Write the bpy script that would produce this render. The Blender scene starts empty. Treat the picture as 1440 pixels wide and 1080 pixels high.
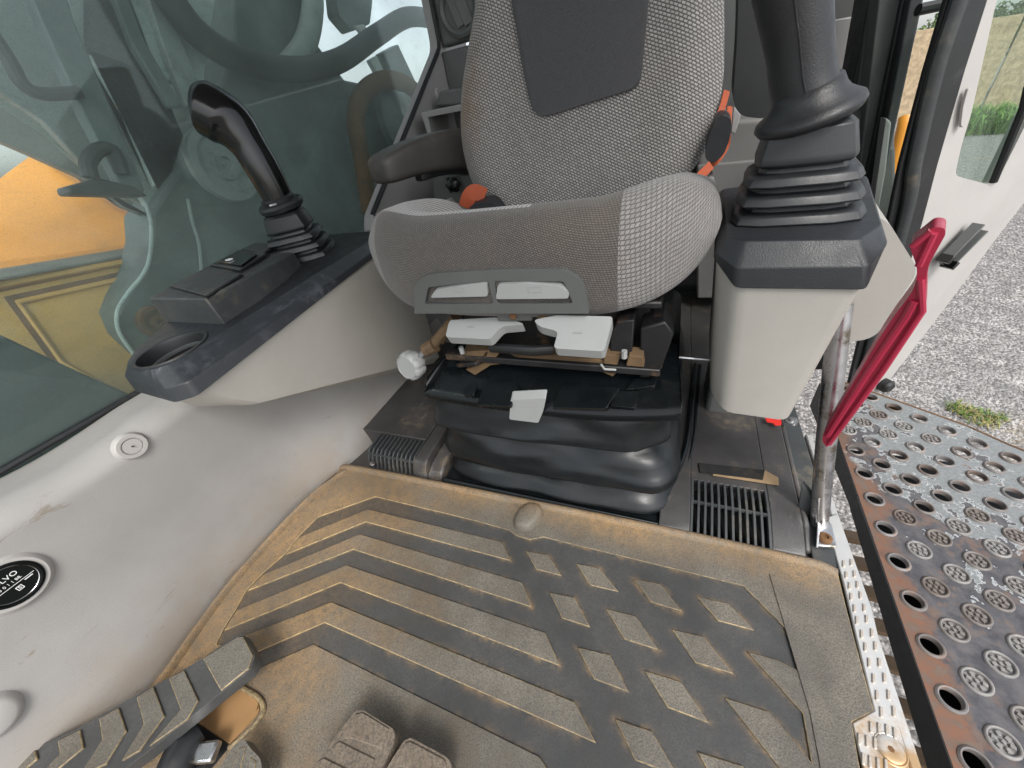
import bpy, bmesh, math, random
import numpy as np
from mathutils import Vector, Matrix
from mathutils.geometry import delaunay_2d_cdt
S = bpy.context.scene
COL = S.collection
random.seed(7)
rad = math.radians

# ------------------------------------------------------------------ camera
F = 522.0                                   # focal length in photo pixels (1440 wide)
Rv = Vector((.926, .341, -.162)).normalized()
Fv = Vector((-.366, .712, -.598)); Fv = (Fv - Rv*Fv.dot(Rv)).normalized()
Dv = Fv.cross(Rv)
CAM = Vector((0, 0, .65))
cd = bpy.data.cameras.new('camera'); cam = bpy.data.objects.new('camera', cd); COL.objects.link(cam)
m = Matrix((Rv, -Dv, -Fv)).transposed().to_4x4(); m.translation = CAM; cam.matrix_world = m
cd.sensor_width = 36; cd.lens = 36*F/1440; cd.clip_start = .01; cd.clip_end = 2000
S.camera = cam

# ------------------------------------------------------------------ world, sun, exposure
SUN_EL, SUN_ROT = rad(52), rad(250)
w = bpy.data.worlds.new('World'); S.world = w; w.use_nodes = True
nt = w.node_tree; bg = nt.nodes['Background']
sky = nt.nodes.new('ShaderNodeTexSky'); sky.sky_type = 'NISHITA'; sky.sun_disc = False
sky.sun_elevation = SUN_EL; sky.sun_rotation = SUN_ROT; sky.dust_density = 3.0; sky.air_density = 1.0
tcw = nt.nodes.new('ShaderNodeTexCoord'); mpw = nt.nodes.new('ShaderNodeMapping')
mpw.inputs['Rotation'].default_value = (.045, -.03, 0)      # the machine stands a little tilted on its ground
nt.links.new(tcw.outputs['Generated'], mpw.inputs['Vector']); nt.links.new(mpw.outputs[0], sky.inputs[0])
hsv = nt.nodes.new('ShaderNodeHueSaturation'); hsv.inputs['Saturation'].default_value = .3
nt.links.new(sky.outputs[0], hsv.inputs['Color']); nt.links.new(hsv.outputs[0], bg.inputs['Color'])
bg.inputs['Strength'].default_value = .15
sd = bpy.data.lights.new('sun', 'SUN'); sd.energy = 0.9; sd.angle = rad(18); sd.color = (1, .96, .9)
so = bpy.data.objects.new('sun', sd); COL.objects.link(so)
sdir = Vector((math.sin(SUN_ROT)*math.cos(SUN_EL), math.cos(SUN_ROT)*math.cos(SUN_EL), math.sin(SUN_EL)))
sdir = Vector((.5, -.62, 1.0)).normalized()
sky.sun_elevation = math.asin(sdir.z); sky.sun_rotation = math.atan2(sdir.x, sdir.y)
so.rotation_euler = sdir.to_track_quat('Z', 'Y').to_euler()
S.view_settings.view_transform = 'Standard'; S.view_settings.look = 'None'
S.view_settings.exposure = 0.93; S.view_settings.gamma = 1

# ------------------------------------------------------------------ helpers
def ray(px, py): return Rv*(px-720) + Dv*(py-540) + Fv*F
def P(px, py, ax, v):
    """point of the photo's sight line on the plane ax = v (a survey of where real surfaces stand)"""
    r = ray(px, py); i = 'xyz'.index(ax); return CAM + r*((v-CAM[i])/r[i])
def PP(px, py, p0, n):
    r = ray(px, py); n = Vector(n); return CAM + r*((Vector(p0)-CAM).dot(n)/r.dot(n))

class MB:
    def __init__(s): s.weld = False; s.v = []; s.f = []; s.mi = []; s.uv = []
    def add(s, vs, fs, mi=0):
        o = len(s.v); s.v += [Vector(p) for p in vs]
        s.f += [tuple(i+o for i in f) for f in fs]; s.mi += [mi]*len(fs); return o

def tri2d(loops):
    """triangles inside the first loop and outside the holes (even-odd over all loops)"""
    pts = [Vector((p[0], p[1])) for l in loops for p in l]; ed = []; k = 0
    for l in loops: ed += [(k+i, k+(i+1) % len(l)) for i in range(len(l))]; k += len(l)
    r = delaunay_2d_cdt(pts, ed, [], 1, 1e-7); V = np.array([tuple(p) for p in r[0]]); T = np.array([t for t in r[2] if len(t) == 3])
    c = V[T].mean(1); E0 = np.array([tuple(p) for p in pts]); E1 = E0[[e[1] for e in ed]]; ins = np.zeros(len(c), int)
    for s in range(0, len(c), 2000):
        x, y = c[s:s+2000, 0:1], c[s:s+2000, 1:2]; dy = E1[:, 1]-E0[:, 1]; dy = np.where(np.abs(dy) < 1e-12, 1e-12, dy)
        cr = ((E0[:, 1] > y) != (E1[:, 1] > y)) & (x < E0[:, 0]+(y-E0[:, 1])/dy*(E1[:, 0]-E0[:, 0])); ins[s:s+2000] = cr.sum(1)
    return r[0], [tuple(int(i) for i in t) for t in T[ins % 2 == 1]]
def empty(name, loc, label, cat, group=None):
    o = bpy.data.objects.new(name, None); o.empty_display_size = .05; COL.objects.link(o); o.location = loc
    o['label'] = label; o['category'] = cat
    if group: o['group'] = group
    return o
def base_of(p):
    b = Vector((0, 0, 0))
    while p is not None: b += p.location; p = p.parent
    return b
def build(name, mb, mats, parent=None, bevel=0, seg=2, smooth=True, sub=0, angle=35, bmat=-1, label=None, cat=None, group=None, kind=None, weld=False, local=False):
    if not isinstance(mats, (list, tuple)): mats = [mats]
    me = bpy.data.meshes.new(name)
    if local: org = Vector((0, 0, 0))
    elif parent is not None: org = base_of(parent)
    else:
        n = len(mb.v); xs = [v.x for v in mb.v]; ys = [v.y for v in mb.v]; zs = [v.z for v in mb.v]
        org = Vector(((min(xs)+max(xs))/2, (min(ys)+max(ys))/2, min(zs)))
    me.from_pydata([tuple(v-org) for v in mb.v], [], mb.f)
    for mt in mats: me.materials.append(mt)
    if len(mats) > 1: me.polygons.foreach_set('material_index', mb.mi)
    if mb.uv:
        uvl = me.uv_layers.new(name='UVMap')
        li = np.zeros(len(me.loops), dtype=np.int32); me.loops.foreach_get('vertex_index', li)
        uva = np.array(mb.uv, dtype=np.float32)[li]; uvl.data.foreach_set('uv', uva.ravel())
    bm = bmesh.new(); bm.from_mesh(me)
    if weld or mb.weld: bmesh.ops.remove_doubles(bm, verts=bm.verts, dist=1e-5)
    bmesh.ops.recalc_face_normals(bm, faces=bm.faces)
    bm.to_mesh(me); bm.free()
    o = bpy.data.objects.new(name, me); COL.objects.link(o)
    if parent is not None: o.parent = parent
    else: o.location = org
    if smooth:
        me.polygons.foreach_set('use_smooth', [True]*len(me.polygons))
        try: me.set_sharp_from_angle(angle=rad(angle))
        except Exception: pass
    if bevel:
        b = o.modifiers.new('bevel', 'BEVEL'); b.width = bevel; b.segments = seg; b.limit_method = 'ANGLE'; b.angle_limit = rad(28); b.use_clamp_overlap = True
        b.harden_normals = False; b.material = bmat
    if sub:
        b = o.modifiers.new('sub', 'SUBSURF'); b.levels = sub; b.render_levels = sub
    if label: o['label'] = label
    if cat: o['category'] = cat
    if group: o['group'] = group
    if kind: o['kind'] = kind
    return o
def inst(o, loc, rot=None, parent='same', label=None, scale=None):
    c = o.copy(); COL.objects.link(c)
    if parent != 'same': c.parent = parent
    c.location = loc
    if rot is not None: c.rotation_euler = rot
    if scale is not None: c.scale = scale
    if label: c['label'] = label
    elif 'label' in c and c.parent is not None: del c['label']
    return c
def prism(pts, vec, mb=None, mi=0):
    """polygon of 3-D points pushed along vec"""
    mb = mb or MB(); n = len(pts); vec = Vector(vec); pts = [Vector(p) for p in pts]
    a = pts + [p+vec for p in pts]
    sides = [(i, (i+1) % n, n+(i+1) % n, n+i) for i in range(n)]
    if n > 4:
        nv_ = Vector()
        for i in range(n): nv_ += pts[i].cross(pts[(i+1) % n])
        nv_.normalize(); e1 = (pts[1]-pts[0]).normalized(); e1 = (e1-nv_*e1.dot(nv_)).normalized(); e2 = nv_.cross(e1)
        V2, T = tri2d([[((p-pts[0]).dot(e1), (p-pts[0]).dot(e2)) for p in pts]])
        if len(V2) == n:
            mb.add(a, [t for t in T]+[tuple(i+n for i in reversed(t)) for t in T]+sides, mi); return mb
    fs = [tuple(range(n)), tuple(range(2*n-1, n-1, -1))] + sides
    mb.add(a, fs, mi); return mb
def box(lo, hi, mb=None, mi=0):
    mb = mb or MB(); x0, y0, z0 = lo; x1, y1, z1 = hi
    return prism([(x0, y0, z0), (x1, y0, z0), (x1, y1, z0), (x0, y1, z0)], (0, 0, z1-z0), mb, mi)
def obox(c, ex, ey, ez, mb=None, mi=0):
    c, ex, ey, ez = map(Vector, (c, ex, ey, ez))
    return prism([c-ex-ey-ez, c+ex-ey-ez, c+ex+ey-ez, c-ex+ey-ez], ez*2, mb, mi)
def bar(a, b, w_, h_, mb=None, up=(0, 0, 1), mi=0):
    a, b = Vector(a), Vector(b); d = (b-a); L = d.length; d.normalize()
    s_ = d.cross(Vector(up)).normalized(); u_ = s_.cross(d)
    return obox((a+b)/2, d*L/2, s_*w_/2, u_*h_/2, mb, mi)
def plate(outer, holes, o, ex, ey, vec, mb=None, mi=0):
    """flat 2-D outline with holes in the frame (o, ex, ey), thickness vec"""
    mb = mb or MB(); o, ex, ey, vec = map(Vector, (o, ex, ey, vec))
    loops = [outer]+list(holes)
    pts = [Vector((p[0], p[1])) for l in loops for p in l]; n = len(pts); ed = []; k = 0
    for l in loops: ed += [(k+i, k+(i+1) % len(l)) for i in range(len(l))]; k += len(l)
    V2, tri = tri2d(loops)
    c0 = [o+ex*p[0]+ey*p[1] for p in V2]; m0 = len(c0)
    mb.add(c0+[p+vec for p in c0], [tuple(t) for t in tri]+[tuple(i+m0 for i in reversed(t)) for t in tri], mi)
    vs = [o+ex*p[0]+ey*p[1] for p in pts]; vs += [p+vec for p in vs]; fs = []
    k = 0
    for l in loops:
        c = len(l); fs += [(k+i, k+(i+1) % c, n+k+(i+1) % c, n+k+i) for i in range(c)]; k += c
    mb.add(vs, fs, mi); mb.weld = True; return mb
def rpoly(pts, r, n=5):
    """round the corners of a 2-D (or 3-D) polygon"""
    out = []; N = len(pts); pts = [Vector(p) for p in pts]
    rr = r if isinstance(r, (list, tuple)) else [r]*N
    for i in range(N):
        a, b, c = pts[i-1], pts[i], pts[(i+1) % N]
        d = min(rr[i], (a-b).length*.45, (c-b).length*.45)
        if d <= 0: out.append(b); continue
        p, q = b+(a-b).normalized()*d, b+(c-b).normalized()*d
        for k in range(n+1):
            t = k/n; out.append(p*(1-t)**2 + b*2*t*(1-t) + q*t*t)
    return out
def circ(cx, cy, r, n=24, ry=None, a0=0): return [(cx+r*math.cos(a0+2*math.pi*i/n), cy+(ry or r)*math.sin(a0+2*math.pi*i/n)) for i in range(n)]
def cat(pts, n=8, closed=False):
    pts = [Vector(p) for p in pts]; N = len(pts); out = []
    for i in range(N if closed else N-1):
        p0, p1, p2, p3 = (pts[(i-1) % N], pts[i], pts[(i+1) % N], pts[(i+2) % N]) if closed else (pts[max(i-1, 0)], pts[i], pts[i+1], pts[min(i+2, N-1)])
        for k in range(n):
            t = k/n
            out.append(.5*((2*p1)+(p2-p0)*t+(2*p0-5*p1+4*p2-p3)*t*t+(3*p1-p0-3*p2+p3)*t**3))
    if not closed: out.append(pts[-1])
    return out
def loft(rings, mb=None, cap=True, closed=True, mi=0):
    mb = mb or MB(); n = len(rings[0]); vs = [p for r in rings for p in r]; fs = []
    for j in range(len(rings)-1):
        for i in range(n if closed else n-1):
            a, b = j*n+i, j*n+(i+1) % n; fs.append((a, b, b+n, a+n))
    if cap: fs += [tuple(range(n-1, -1, -1)), tuple(range((len(rings)-1)*n, len(rings)*n))]
    mb.add(vs, fs, mi); return mb
def tube(path, r, n=12, mb=None, mi=0, ry=None, up=None, cap=True):
    path = [Vector(p) for p in path]; N = len(path)
    rs = r if isinstance(r, (list, tuple)) else [r]*N
    rys = (ry if isinstance(ry, (list, tuple)) else [ry]*N) if ry else rs
    rings = []; u = None
    for i in range(N):
        d = (path[min(i+1, N-1)]-path[max(i-1, 0)]).normalized()
        if u is None:
            u = Vector(up) if up else Vector((0, 0, 1) if abs(d.z) < .9 else (1, 0, 0))
        u = (u-d*u.dot(d)).normalized(); s_ = d.cross(u)
        rings.append([path[i]+u*rs[i]*math.cos(2*math.pi*k/n)+s_*rys[i]*math.sin(2*math.pi*k/n) for k in range(n)])
    return loft(rings, mb, cap, True, mi)
def lathe(prof, c=(0, 0, 0), ax=(0, 0, 1), n=24, mb=None, mi=0, cap=True):
    ax = Vector(ax).normalized(); u = Vector((1, 0, 0)) if abs(ax.x) < .9 else Vector((0, 1, 0)); u = (u-ax*u.dot(ax)).normalized(); s_ = ax.cross(u)
    c = Vector(c)
    return loft([[c+ax*z+(u*math.cos(2*math.pi*k/n)+s_*math.sin(2*math.pi*k/n))*max(r, 1e-5) for k in range(n)] for r, z in prof], mb, cap, True, mi)
def grid(fn, nu, nv, mb=None, mi=0):
    mb = mb or MB(); vs = [fn(i/nu, j/nv) for j in range(nv+1) for i in range(nu+1)]
    mb.add(vs, [(j*(nu+1)+i, j*(nu+1)+i+1, (j+1)*(nu+1)+i+1, (j+1)*(nu+1)+i) for j in range(nv) for i in range(nu)], mi); return mb

# ------------------------------------------------------------------ materials
class NB:
    def __init__(s, name):
        s.m = bpy.data.materials.new(name); s.m.use_nodes = True; s.t = s.m.node_tree; s.b = s.t.nodes['Principled BSDF']
        s.tc = s.t.nodes.new('ShaderNodeTexCoord'); s.obj = s.tc.outputs['Object']; s.uvo = s.tc.outputs['UV']
    def n(s, t, **k):
        x = s.t.nodes.new('ShaderNode'+t)
        for a, b in k.items(): setattr(x, a, b)
        return x
    def put(s, sock, v):
        if hasattr(v, 'is_linked'): s.t.links.new(v, sock)
        elif isinstance(v, (tuple, list)) and len(v) == 3 and sock.type == 'RGBA': sock.default_value = (*v, 1)
        else: sock.default_value = v
    def noise(s, scale, det=4, rough=.55, vec=None, dist=0, sc=None):
        x = s.n('TexNoise'); x.inputs['Scale'].default_value = scale; x.inputs['Detail'].default_value = det; x.inputs['Roughness'].default_value = rough; x.inputs['Distortion'].default_value = dist
        v = vec or s.obj
        if sc: v = s.mapping(v, sc)
        s.t.links.new(v, x.inputs['Vector']); return x.outputs['Fac']
    def mapping(s, v, sc, rot=(0, 0, 0), loc=(0, 0, 0)):
        x = s.n('Mapping'); x.inputs['Scale'].default_value = sc; x.inputs['Rotation'].default_value = rot; x.inputs['Location'].default_value = loc
        s.t.links.new(v, x.inputs['Vector']); return x.outputs[0]
    def voro(s, scale, feat='F1', out='Distance', vec=None):
        x = s.n('TexVoronoi'); x.feature = feat; x.inputs['Scale'].default_value = scale; s.t.links.new(vec or s.obj, x.inputs['Vector']); return x.outputs[out]
    def ramp(s, v, a, b, lo=0., hi=1.):
        x = s.n('MapRange'); x.inputs['From Min'].default_value = a; x.inputs['From Max'].default_value = b; x.inputs['To Min'].default_value = lo; x.inputs['To Max'].default_value = hi
        x.interpolation_type = 'SMOOTHSTEP'; s.t.links.new(v, x.inputs['Value']); return x.outputs[0]
    def mix(s, f, a, b, bt='MIX'):
        x = s.n('Mix', data_type='RGBA', blend_type=bt); s.put(x.inputs[0], f); s.put(x.inputs[6], a); s.put(x.inputs[7], b); return x.outputs[2]
    def math(s, op, a, b=0., c=0.):
        x = s.n('Math', operation=op); s.put(x.inputs[0], a); s.put(x.inputs[1], b)
        if op == 'MULTIPLY_ADD': s.put(x.inputs[2], c)
        return x.outputs[0]
    def sep(s, v):
        x = s.n('SeparateXYZ'); s.t.links.new(v, x.inputs[0]); return x.outputs
    def bump(s, h, st=.3, dist=.001, prev=None):
        x = s.n('Bump'); x.inputs['Strength'].default_value = st; x.inputs['Distance'].default_value = dist; s.t.links.new(h, x.inputs['Height'])
        if prev: s.t.links.new(prev, x.inputs['Normal'])
        s.t.links.new(x.outputs[0], s.b.inputs['Normal']); return x.outputs[0]
    def fin(s, col, rough=.5, metal=0., spec=.5):
        s.put(s.b.inputs['Base Color'], col); s.put(s.b.inputs['Roughness'], rough); s.put(s.b.inputs['Metallic'], metal); s.b.inputs['Specular IOR Level'].default_value = spec
        return s.m
def plastic(name, col, rough=.5, grain=900, gst=.25, var=.12, dirt=None, spec=.5, streak=None):
    """moulded plastic: fine leather grain, slight tone drift, rubbed and dusty places"""
    b = NB(name); n1 = b.noise(7, 5, .6); n2 = b.noise(60, 4, .65)
    f = b.ramp(n1, .3, .7); c = b.mix(f, tuple(x*(1-var) for x in col), tuple(min(1, x*(1+var)) for x in col))
    if dirt:
        dc, da, th = dirt; mk = b.math('MULTIPLY', b.ramp(b.noise(11, 6, .7), th, th+.18), b.ramp(n2, .35, .65)); c = b.mix(b.math('MULTIPLY', mk, da), c, dc)
    if streak:
        sc_, dcol, da = streak; mk = b.ramp(b.noise(14, 5, .7, sc=sc_), .58, .72); mk = b.math('MULTIPLY', mk, b.ramp(b.noise(5, 2), .45, .6)); c = b.mix(b.math('MULTIPLY', mk, da), c, dcol)
    r = b.ramp(n2, .2, .8, rough-.07, rough+.09)
    if grain: b.bump(b.noise(grain, 2, .5), gst, .0006)
    return b.fin(c, r, 0, spec)
GREY = plastic('grey_trim_plastic', (.43, .415, .395), .55, 700, .35, .05, ((.27, .22, .15), .5, .62))
def wall_plastic():
    b = NB('scuffed_wall_plastic'); x, y, z = b.sep(b.obj); n1 = b.noise(6, 5, .6); n2 = b.noise(55, 5, .7)
    c = b.mix(b.ramp(n1, .3, .7), (.315, .304, .29), (.365, .353, .338))
    low = b.math('MULTIPLY', b.ramp(z, .16, -.01), b.ramp(b.noise(9, 6, .65), .35, .65)); c = b.mix(b.math('MULTIPLY', low, .55), c, (.33, .25, .165))
    sc = b.math('MULTIPLY', b.ramp(b.noise(22, 6, .75, sc=(1, .6, 2.2), dist=1.2), .60, .68), b.ramp(b.noise(7, 3), .46, .6)); c = b.mix(b.math('MULTIPLY', sc, .65), c, (.20, .155, .10))
    s2 = b.math('MULTIPLY', b.ramp(b.noise(120, 2, .5, sc=(1, .12, .5)), .70, .74), b.ramp(b.noise(5, 3), .48, .6)); c = b.mix(b.math('MULTIPLY', s2, .35), c, (.25, .23, .2))
    s3 = b.ramp(b.noise(190, 2), .74, .78); c = b.mix(b.math('MULTIPLY', s3, .35), c, (.2, .15, .1))
    b.bump(b.noise(700, 2, .5), .35, .0006)
    return b.fin(c, b.ramp(n2, .2, .8, .46, .62), 0, .5)
GREY_D = plastic('dark_grey_trim_plastic', (.095, .10, .097), .5, 700, .3, .08, ((.3, .25, .18), .3, .6))
GREY_R = plastic('rear_trim_plastic', (.27, .265, .26), .5, 700, .3, .06, ((.3, .25, .18), .3, .6))
BEIGEL = plastic('light_beige_console_plastic', (.47, .45, .405), .55, 700, .35, .05, ((.25, .2, .13), .4, .64))
BEIGE = plastic('beige_console_plastic', (.36, .345, .315), .5, 700, .35, .05, ((.25, .2, .13), .4, .64))
CAPBLK = plastic('black_console_plastic', (.020, .0225, .026), .42, 800, .5, .2, ((.08, .085, .09), .4, .55), .5, ((3, .5, 1), (.20, .22, .25), .35))
CAPSCUFF = plastic('scuffed_console_plastic', (.024, .027, .031), .40, 800, .5, .2, ((.12, .13, .145), .55, .5), .55, ((3.2, .5, 1), (.34, .37, .42), .6))
CAPDUST = plastic('dusty_black_plastic', (.045, .05, .052), .5, 800, .4, .2, ((.2, .17, .12), .5, .5))
GLOSSBLK = plastic('polished_black_plastic', (.005, .005, .0055), .15, 500, .04, .1, None, .5)
GRIPBLK = plastic('grained_black_rubber', (.018, .019, .021), .42, 600, .45, .2, ((.1, .1, .1), .25, .6))
ARMR = plastic('worn_armrest_vinyl', (.050, .046, .042), .5, 300, .3, .2, ((.15, .12, .09), .5, .5))
BOOT = plastic('black_boot_rubber', (.016, .018, .020), .40, 500, .15, .2, ((.16, .12, .08), .5, .6))
GASKET = plastic('gasket_rubber', (.012, .013, .014), .45, 600, .15, .2, ((.1, .1, .1), .3, .55))
VINYL = plastic('black_bellows_vinyl', (.0055, .0075, .009), .33, 300, .12, .3, ((.13, .11, .08), .35, .62), .45)
DECK = plastic('glossy_cover_plastic', (.004, .0055, .0065), .22, 200, .06, .3, ((.10, .09, .07), .3, .66), .35)
DARKMETAL = plastic('dark_seat_metal', (.012, .012, .013), .45, 0, 0, .3, ((.22, .13, .06), .8, .52))
DUSTMETAL = plastic('dust_caked_metal', (.115, .072, .035), .8, 400, .5, .4, ((.05, .035, .02), .9, .5))
WHITE = plastic('white_lever_plastic', (.31, .32, .315), .42, 500, .12, .04, ((.42, .33, .2), .4, .6))
CHROME = NB('worn_steel'); CHROME.bump(CHROME.noise(300, 3), .1, .0003)
CHROME = CHROME.fin(CHROME.mix(CHROME.ramp(CHROME.noise(25, 5, .7), .52, .68), (.55, .55, .56), (.22, .19, .13)), CHROME.ramp(CHROME.noise(60, 4), .3, .7, .22, .45), 1.0)
ALU = NB('sill_aluminium'); ALU.bump(ALU.noise(500, 3), .15, .0004)
_yo = ALU.ramp(ALU.math('ADD', ALU.noise(18, 5, .7), ALU.ramp(ALU.sep(ALU.obj)[1], .10, -.05, 0, .35)), .62, .85)
ALU = ALU.fin(ALU.mix(ALU.math('MULTIPLY', _yo, .85), (.62, .62, .60), (.45, .27, .10)), ALU.ramp(ALU.noise(60, 4), .3, .7, .3, .5), .55)
GREY_M = plastic('mid_grey_trim_plastic', (.155, .155, .15), .5, 700, .3, .08, ((.3, .25, .18), .3, .6))
RED = plastic('crimson_plastic', (.36, .022, .055), .36, 500, .08, .12, ((.30, .12, .10), .35, .58), .5)
ORANGEBELT = plastic('orange_belt_webbing', (.34, .065, .02), .7, 900, .6, .15)
def fabric(name, c_lo, c_hi, su, sv, rot, dust, lines=False, bst=.5, mort=.22, stain=False, rowh=.62):
    b = NB(name); v = b.mapping(b.uvo, (su, sv, 1), (0, 0, rot))
    dn = b.n('TexNoise'); dn.inputs['Scale'].default_value = 2.5; b.t.links.new(v, dn.inputs['Vector'])
    va = b.n('VectorMath', operation='ADD'); sc_ = b.n('VectorMath', operation='SCALE'); sc_.inputs['Scale'].default_value = .16
    b.t.links.new(dn.outputs['Color'], sc_.inputs[0]); b.t.links.new(v, va.inputs[0]); b.t.links.new(sc_.outputs[0], va.inputs[1])
    br = b.n('TexBrick'); br.offset = .5; br.inputs['Scale'].default_value = 1; br.inputs['Mortar Size'].default_value = mort; br.inputs['Mortar Smooth'].default_value = .9; br.inputs['Brick Width'].default_value = 1.0; br.inputs['Row Height'].default_value = rowh
    br.inputs['Color1'].default_value = (1, 1, 1, 1); br.inputs['Color2'].default_value = (.7, .7, .7, 1); br.inputs['Mortar'].default_value = (0, 0, 0, 1)
    b.t.links.new(va.outputs[0], br.inputs['Vector'])
    h = br.outputs['Color']; hv = b.n('RGBToBW'); b.t.links.new(h, hv.inputs[0]); h = hv.outputs[0]
    if lines:
        wv = b.n('TexWave'); wv.inputs['Scale'].default_value = .5; wv.inputs['Distortion'].default_value = .3; b.t.links.new(v, wv.inputs['Vector']); h = wv.outputs['Fac']
    fz = b.noise(1500, 2, .6); hh = b.math('MULTIPLY', h, b.ramp(fz, .2, .8, .65, 1.1))
    c = b.mix(hh, c_lo, c_hi)
    dc, da, dsc, th = dust
    mk = b.ramp(b.noise(dsc, 5, .6), th, th+.25)
    c = b.mix(b.math('MULTIPLY', mk, da), c, b.mix(hh, tuple(x*.6 for x in dc), dc))
    if stain:      # rubbed rusty stain on the left edge of the backrest
        ux, uy, _ = b.sep(b.uvo); s1 = b.math('MULTIPLY', b.ramp(ux, -.325, -.40), b.math('MULTIPLY', b.ramp(uy, .52, .66), b.ramp(uy, .84, .72))); s1 = b.math('MULTIPLY', s1, b.ramp(b.noise(14, 4), .25, .6))
        c = b.mix(b.math('MULTIPLY', s1, .75), c, b.mix(hh, (.10, .05, .02), (.36, .22, .11)))
    b.bump(hh, bst, .0016)
    b.b.inputs['Sheen Weight'].default_value = .25; b.b.inputs['Sheen Roughness'].default_value = .5
    return b.fin(c, .9, 0, .2)
FAB_BACK = fabric('backrest_weave', (.075, .072, .068), (.42, .405, .385), 150, 150, .45, ((.30, .21, .12), .15, 5, .56), stain=True)
FAB_SIDE = fabric('bolster_weave', (.10, .095, .09), (.31, .297, .28), 165, 165, .5, ((.3, .22, .14), .25, 7, .58), mort=.2, rowh=.8)
FAB_FRONT = fabric('worn_front_weave', (.050, .046, .042), (.165, .150, .135), 250, 250, .4, ((.19, .15, .11), .3, 6, .48), bst=.35)
FAB_CORD = fabric('ribbed_bolster_weave', (.16, .155, .15), (.50, .485, .46), 110, 110, .25, ((.4, .32, .22), .3, 7, .55), lines=True)
FAB_DARK = fabric('dark_lumbar_weave', (.036, .037, .039), (.104, .103, .106), 420, 420, .4, ((.16, .12, .08), .15, 6, .6), bst=.3)
def mat_rubber(name, lo, hi, dustcol, amt, grain, gst, attr=None, rough=.55, zone=True, bias=0.):
    """floor mat rubber with tan dust; zone: the dust lies thicker to the left wall and the rear edge"""
    b = NB(name); g = b.noise(grain, 3, .65); g2 = b.noise(grain*2.1, 2, .6); n1 = b.noise(8, 6, .62); n2 = b.noise(90, 4, .7)
    gg = b.math('ADD', b.math('MULTIPLY', g, .6), b.math('MULTIPLY', g2, .4))
    c = b.mix(b.ramp(gg, .36, .62), lo, hi); c = b.mix(b.math('MULTIPLY', b.ramp(n1, .35, .65), .7), c, tuple(q*.75 for q in lo))
    x, y, z = b.sep(b.obj)
    k = b.ramp(x, .12, -.50, 0, 1); k2 = b.ramp(y, .22, .30, 0, .85); zz = b.math('MAXIMUM', k, k2) if zone else b.math('ADD', k, .3)
    mk = b.math('ADD', b.math('MULTIPLY', zz, .36), b.math('MULTIPLY', n1, .62)); mk = b.ramp(b.math('ADD', mk, bias), .38, .78)
    mk = b.math('MULTIPLY', mk, b.ramp(b.math('ADD', b.math('MULTIPLY', gg, .7), b.math('MULTIPLY', n2, .4)), .40, .66, .12, 1))
    mk = b.math('MULTIPLY', mk, amt)
    if attr:
        a = b.n('Attribute'); a.attribute_name = attr
        ma = b.math('MULTIPLY', a.outputs['Fac'], b.ramp(b.noise(26, 6, .8), .42, .72)); mk = b.math('MAXIMUM', mk, ma)
    c = b.mix(mk, c, b.mix(b.ramp(b.noise(6, 4), .35, .65), dustcol, tuple(q*.62 for q in dustcol)))
    b.bump(gg, gst, .0014)
    return b.fin(c, b.ramp(mk, 0, 1, rough, .85), 0, .45)
DUSTC = (.44, .28, .13)
MATTEX = mat_rubber('textured_mat_rubber', (.090, .084, .074), (.225, .200, .160), DUSTC, .82, 520, .7, bias=.06)
MATSM = mat_rubber('smooth_mat_rubber', (.055, .057, .058), (.088, .088, .085), DUSTC, .30, 420, .12, 'dust', .42)
MATEDGE = mat_rubber('dusty_mat_edge', (.15, .115, .07), (.42, .32, .17), (.62, .46, .22), .9, 120, .4, bias=.12)
PEDALR = mat_rubber('pedal_rubber', (.085, .083, .075), (.21, .19, .155), (.40, .29, .16), .85, 420, .5, zone=False)
PEDALB = mat_rubber('brown_pedal_rubber', (.095, .08, .066), (.26, .21, .155), (.42, .29, .18), .9, 260, .6, zone=False)
FLOORP = plastic('floor_panel_plastic', (.050, .048, .048), .36, 500, .45, .25, ((.22, .17, .11), .45, .52), .5, ((1, .4, 1), (.2, .19, .19), .5))
VELCRO = plastic('velcro', (.01, .01, .01), .95, 900, 1, .3, ((.1, .08, .05), .5, .5))
DUSTPL = plastic('dust_coated_plate', (.36, .205, .085), .75, 300, .3, .15, ((.12, .08, .05), .6, .5))
GAUGEB = plastic('matt_black_gauge_face', (.006, .007, .007), .5, 0, 0, .1, None, .12)
TANRAG = plastic('tan_rubber', (.26, .18, .10), .8, 300, .4, .3)
def simple(name, col, rough=.5, metal=0., **k): return plastic(name, col, rough, k.get('grain', 300), k.get('gst', .15), k.get('var', .1), k.get('dirt'), k.get('spec', .5))
YELLOW = simple('orange_yellow_paint', (.80, .33, .035), .4, dirt=((.35, .16, .04), .6, .58))
TAN = simple('dusty_tan_paint', (.62, .37, .10), .5, dirt=((.35, .22, .09), .7, .5), var=.15)
TANLIGHT = simple('pale_yellow_paint', (.66, .38, .10), .45, dirt=((.35, .2, .08), .6, .55))
DARKGREEN = simple('dark_window_tint', (.022, .042, .040), .6, dirt=((.12, .15, .14), .5, .5))  # carries the dark tint and reflection low in the side window
BOOMC = simple('boom_paint', (.135, .18, .172), .45, dirt=((.16, .17, .15), .6, .5), var=.3)
BOOML = simple('plate_grey_green', (.36, .42, .405), .5, dirt=((.1, .12, .12), .6, .5), var=.15)  # tone of boom plates and of window reflections built as plates
BOOMP = simple('pale_plate_green', (.52, .62, .585), .5, dirt=((.2, .24, .23), .6, .5), var=.12)
HOSE = simple('hose_rubber', (.035, .04, .04), .5, dirt=((.12, .12, .1), .6, .5))
RUST = simple('rust', (.16, .08, .032), .85, var=.4, dirt=((.06, .035, .02), .8, .5), gst=.5)
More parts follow.
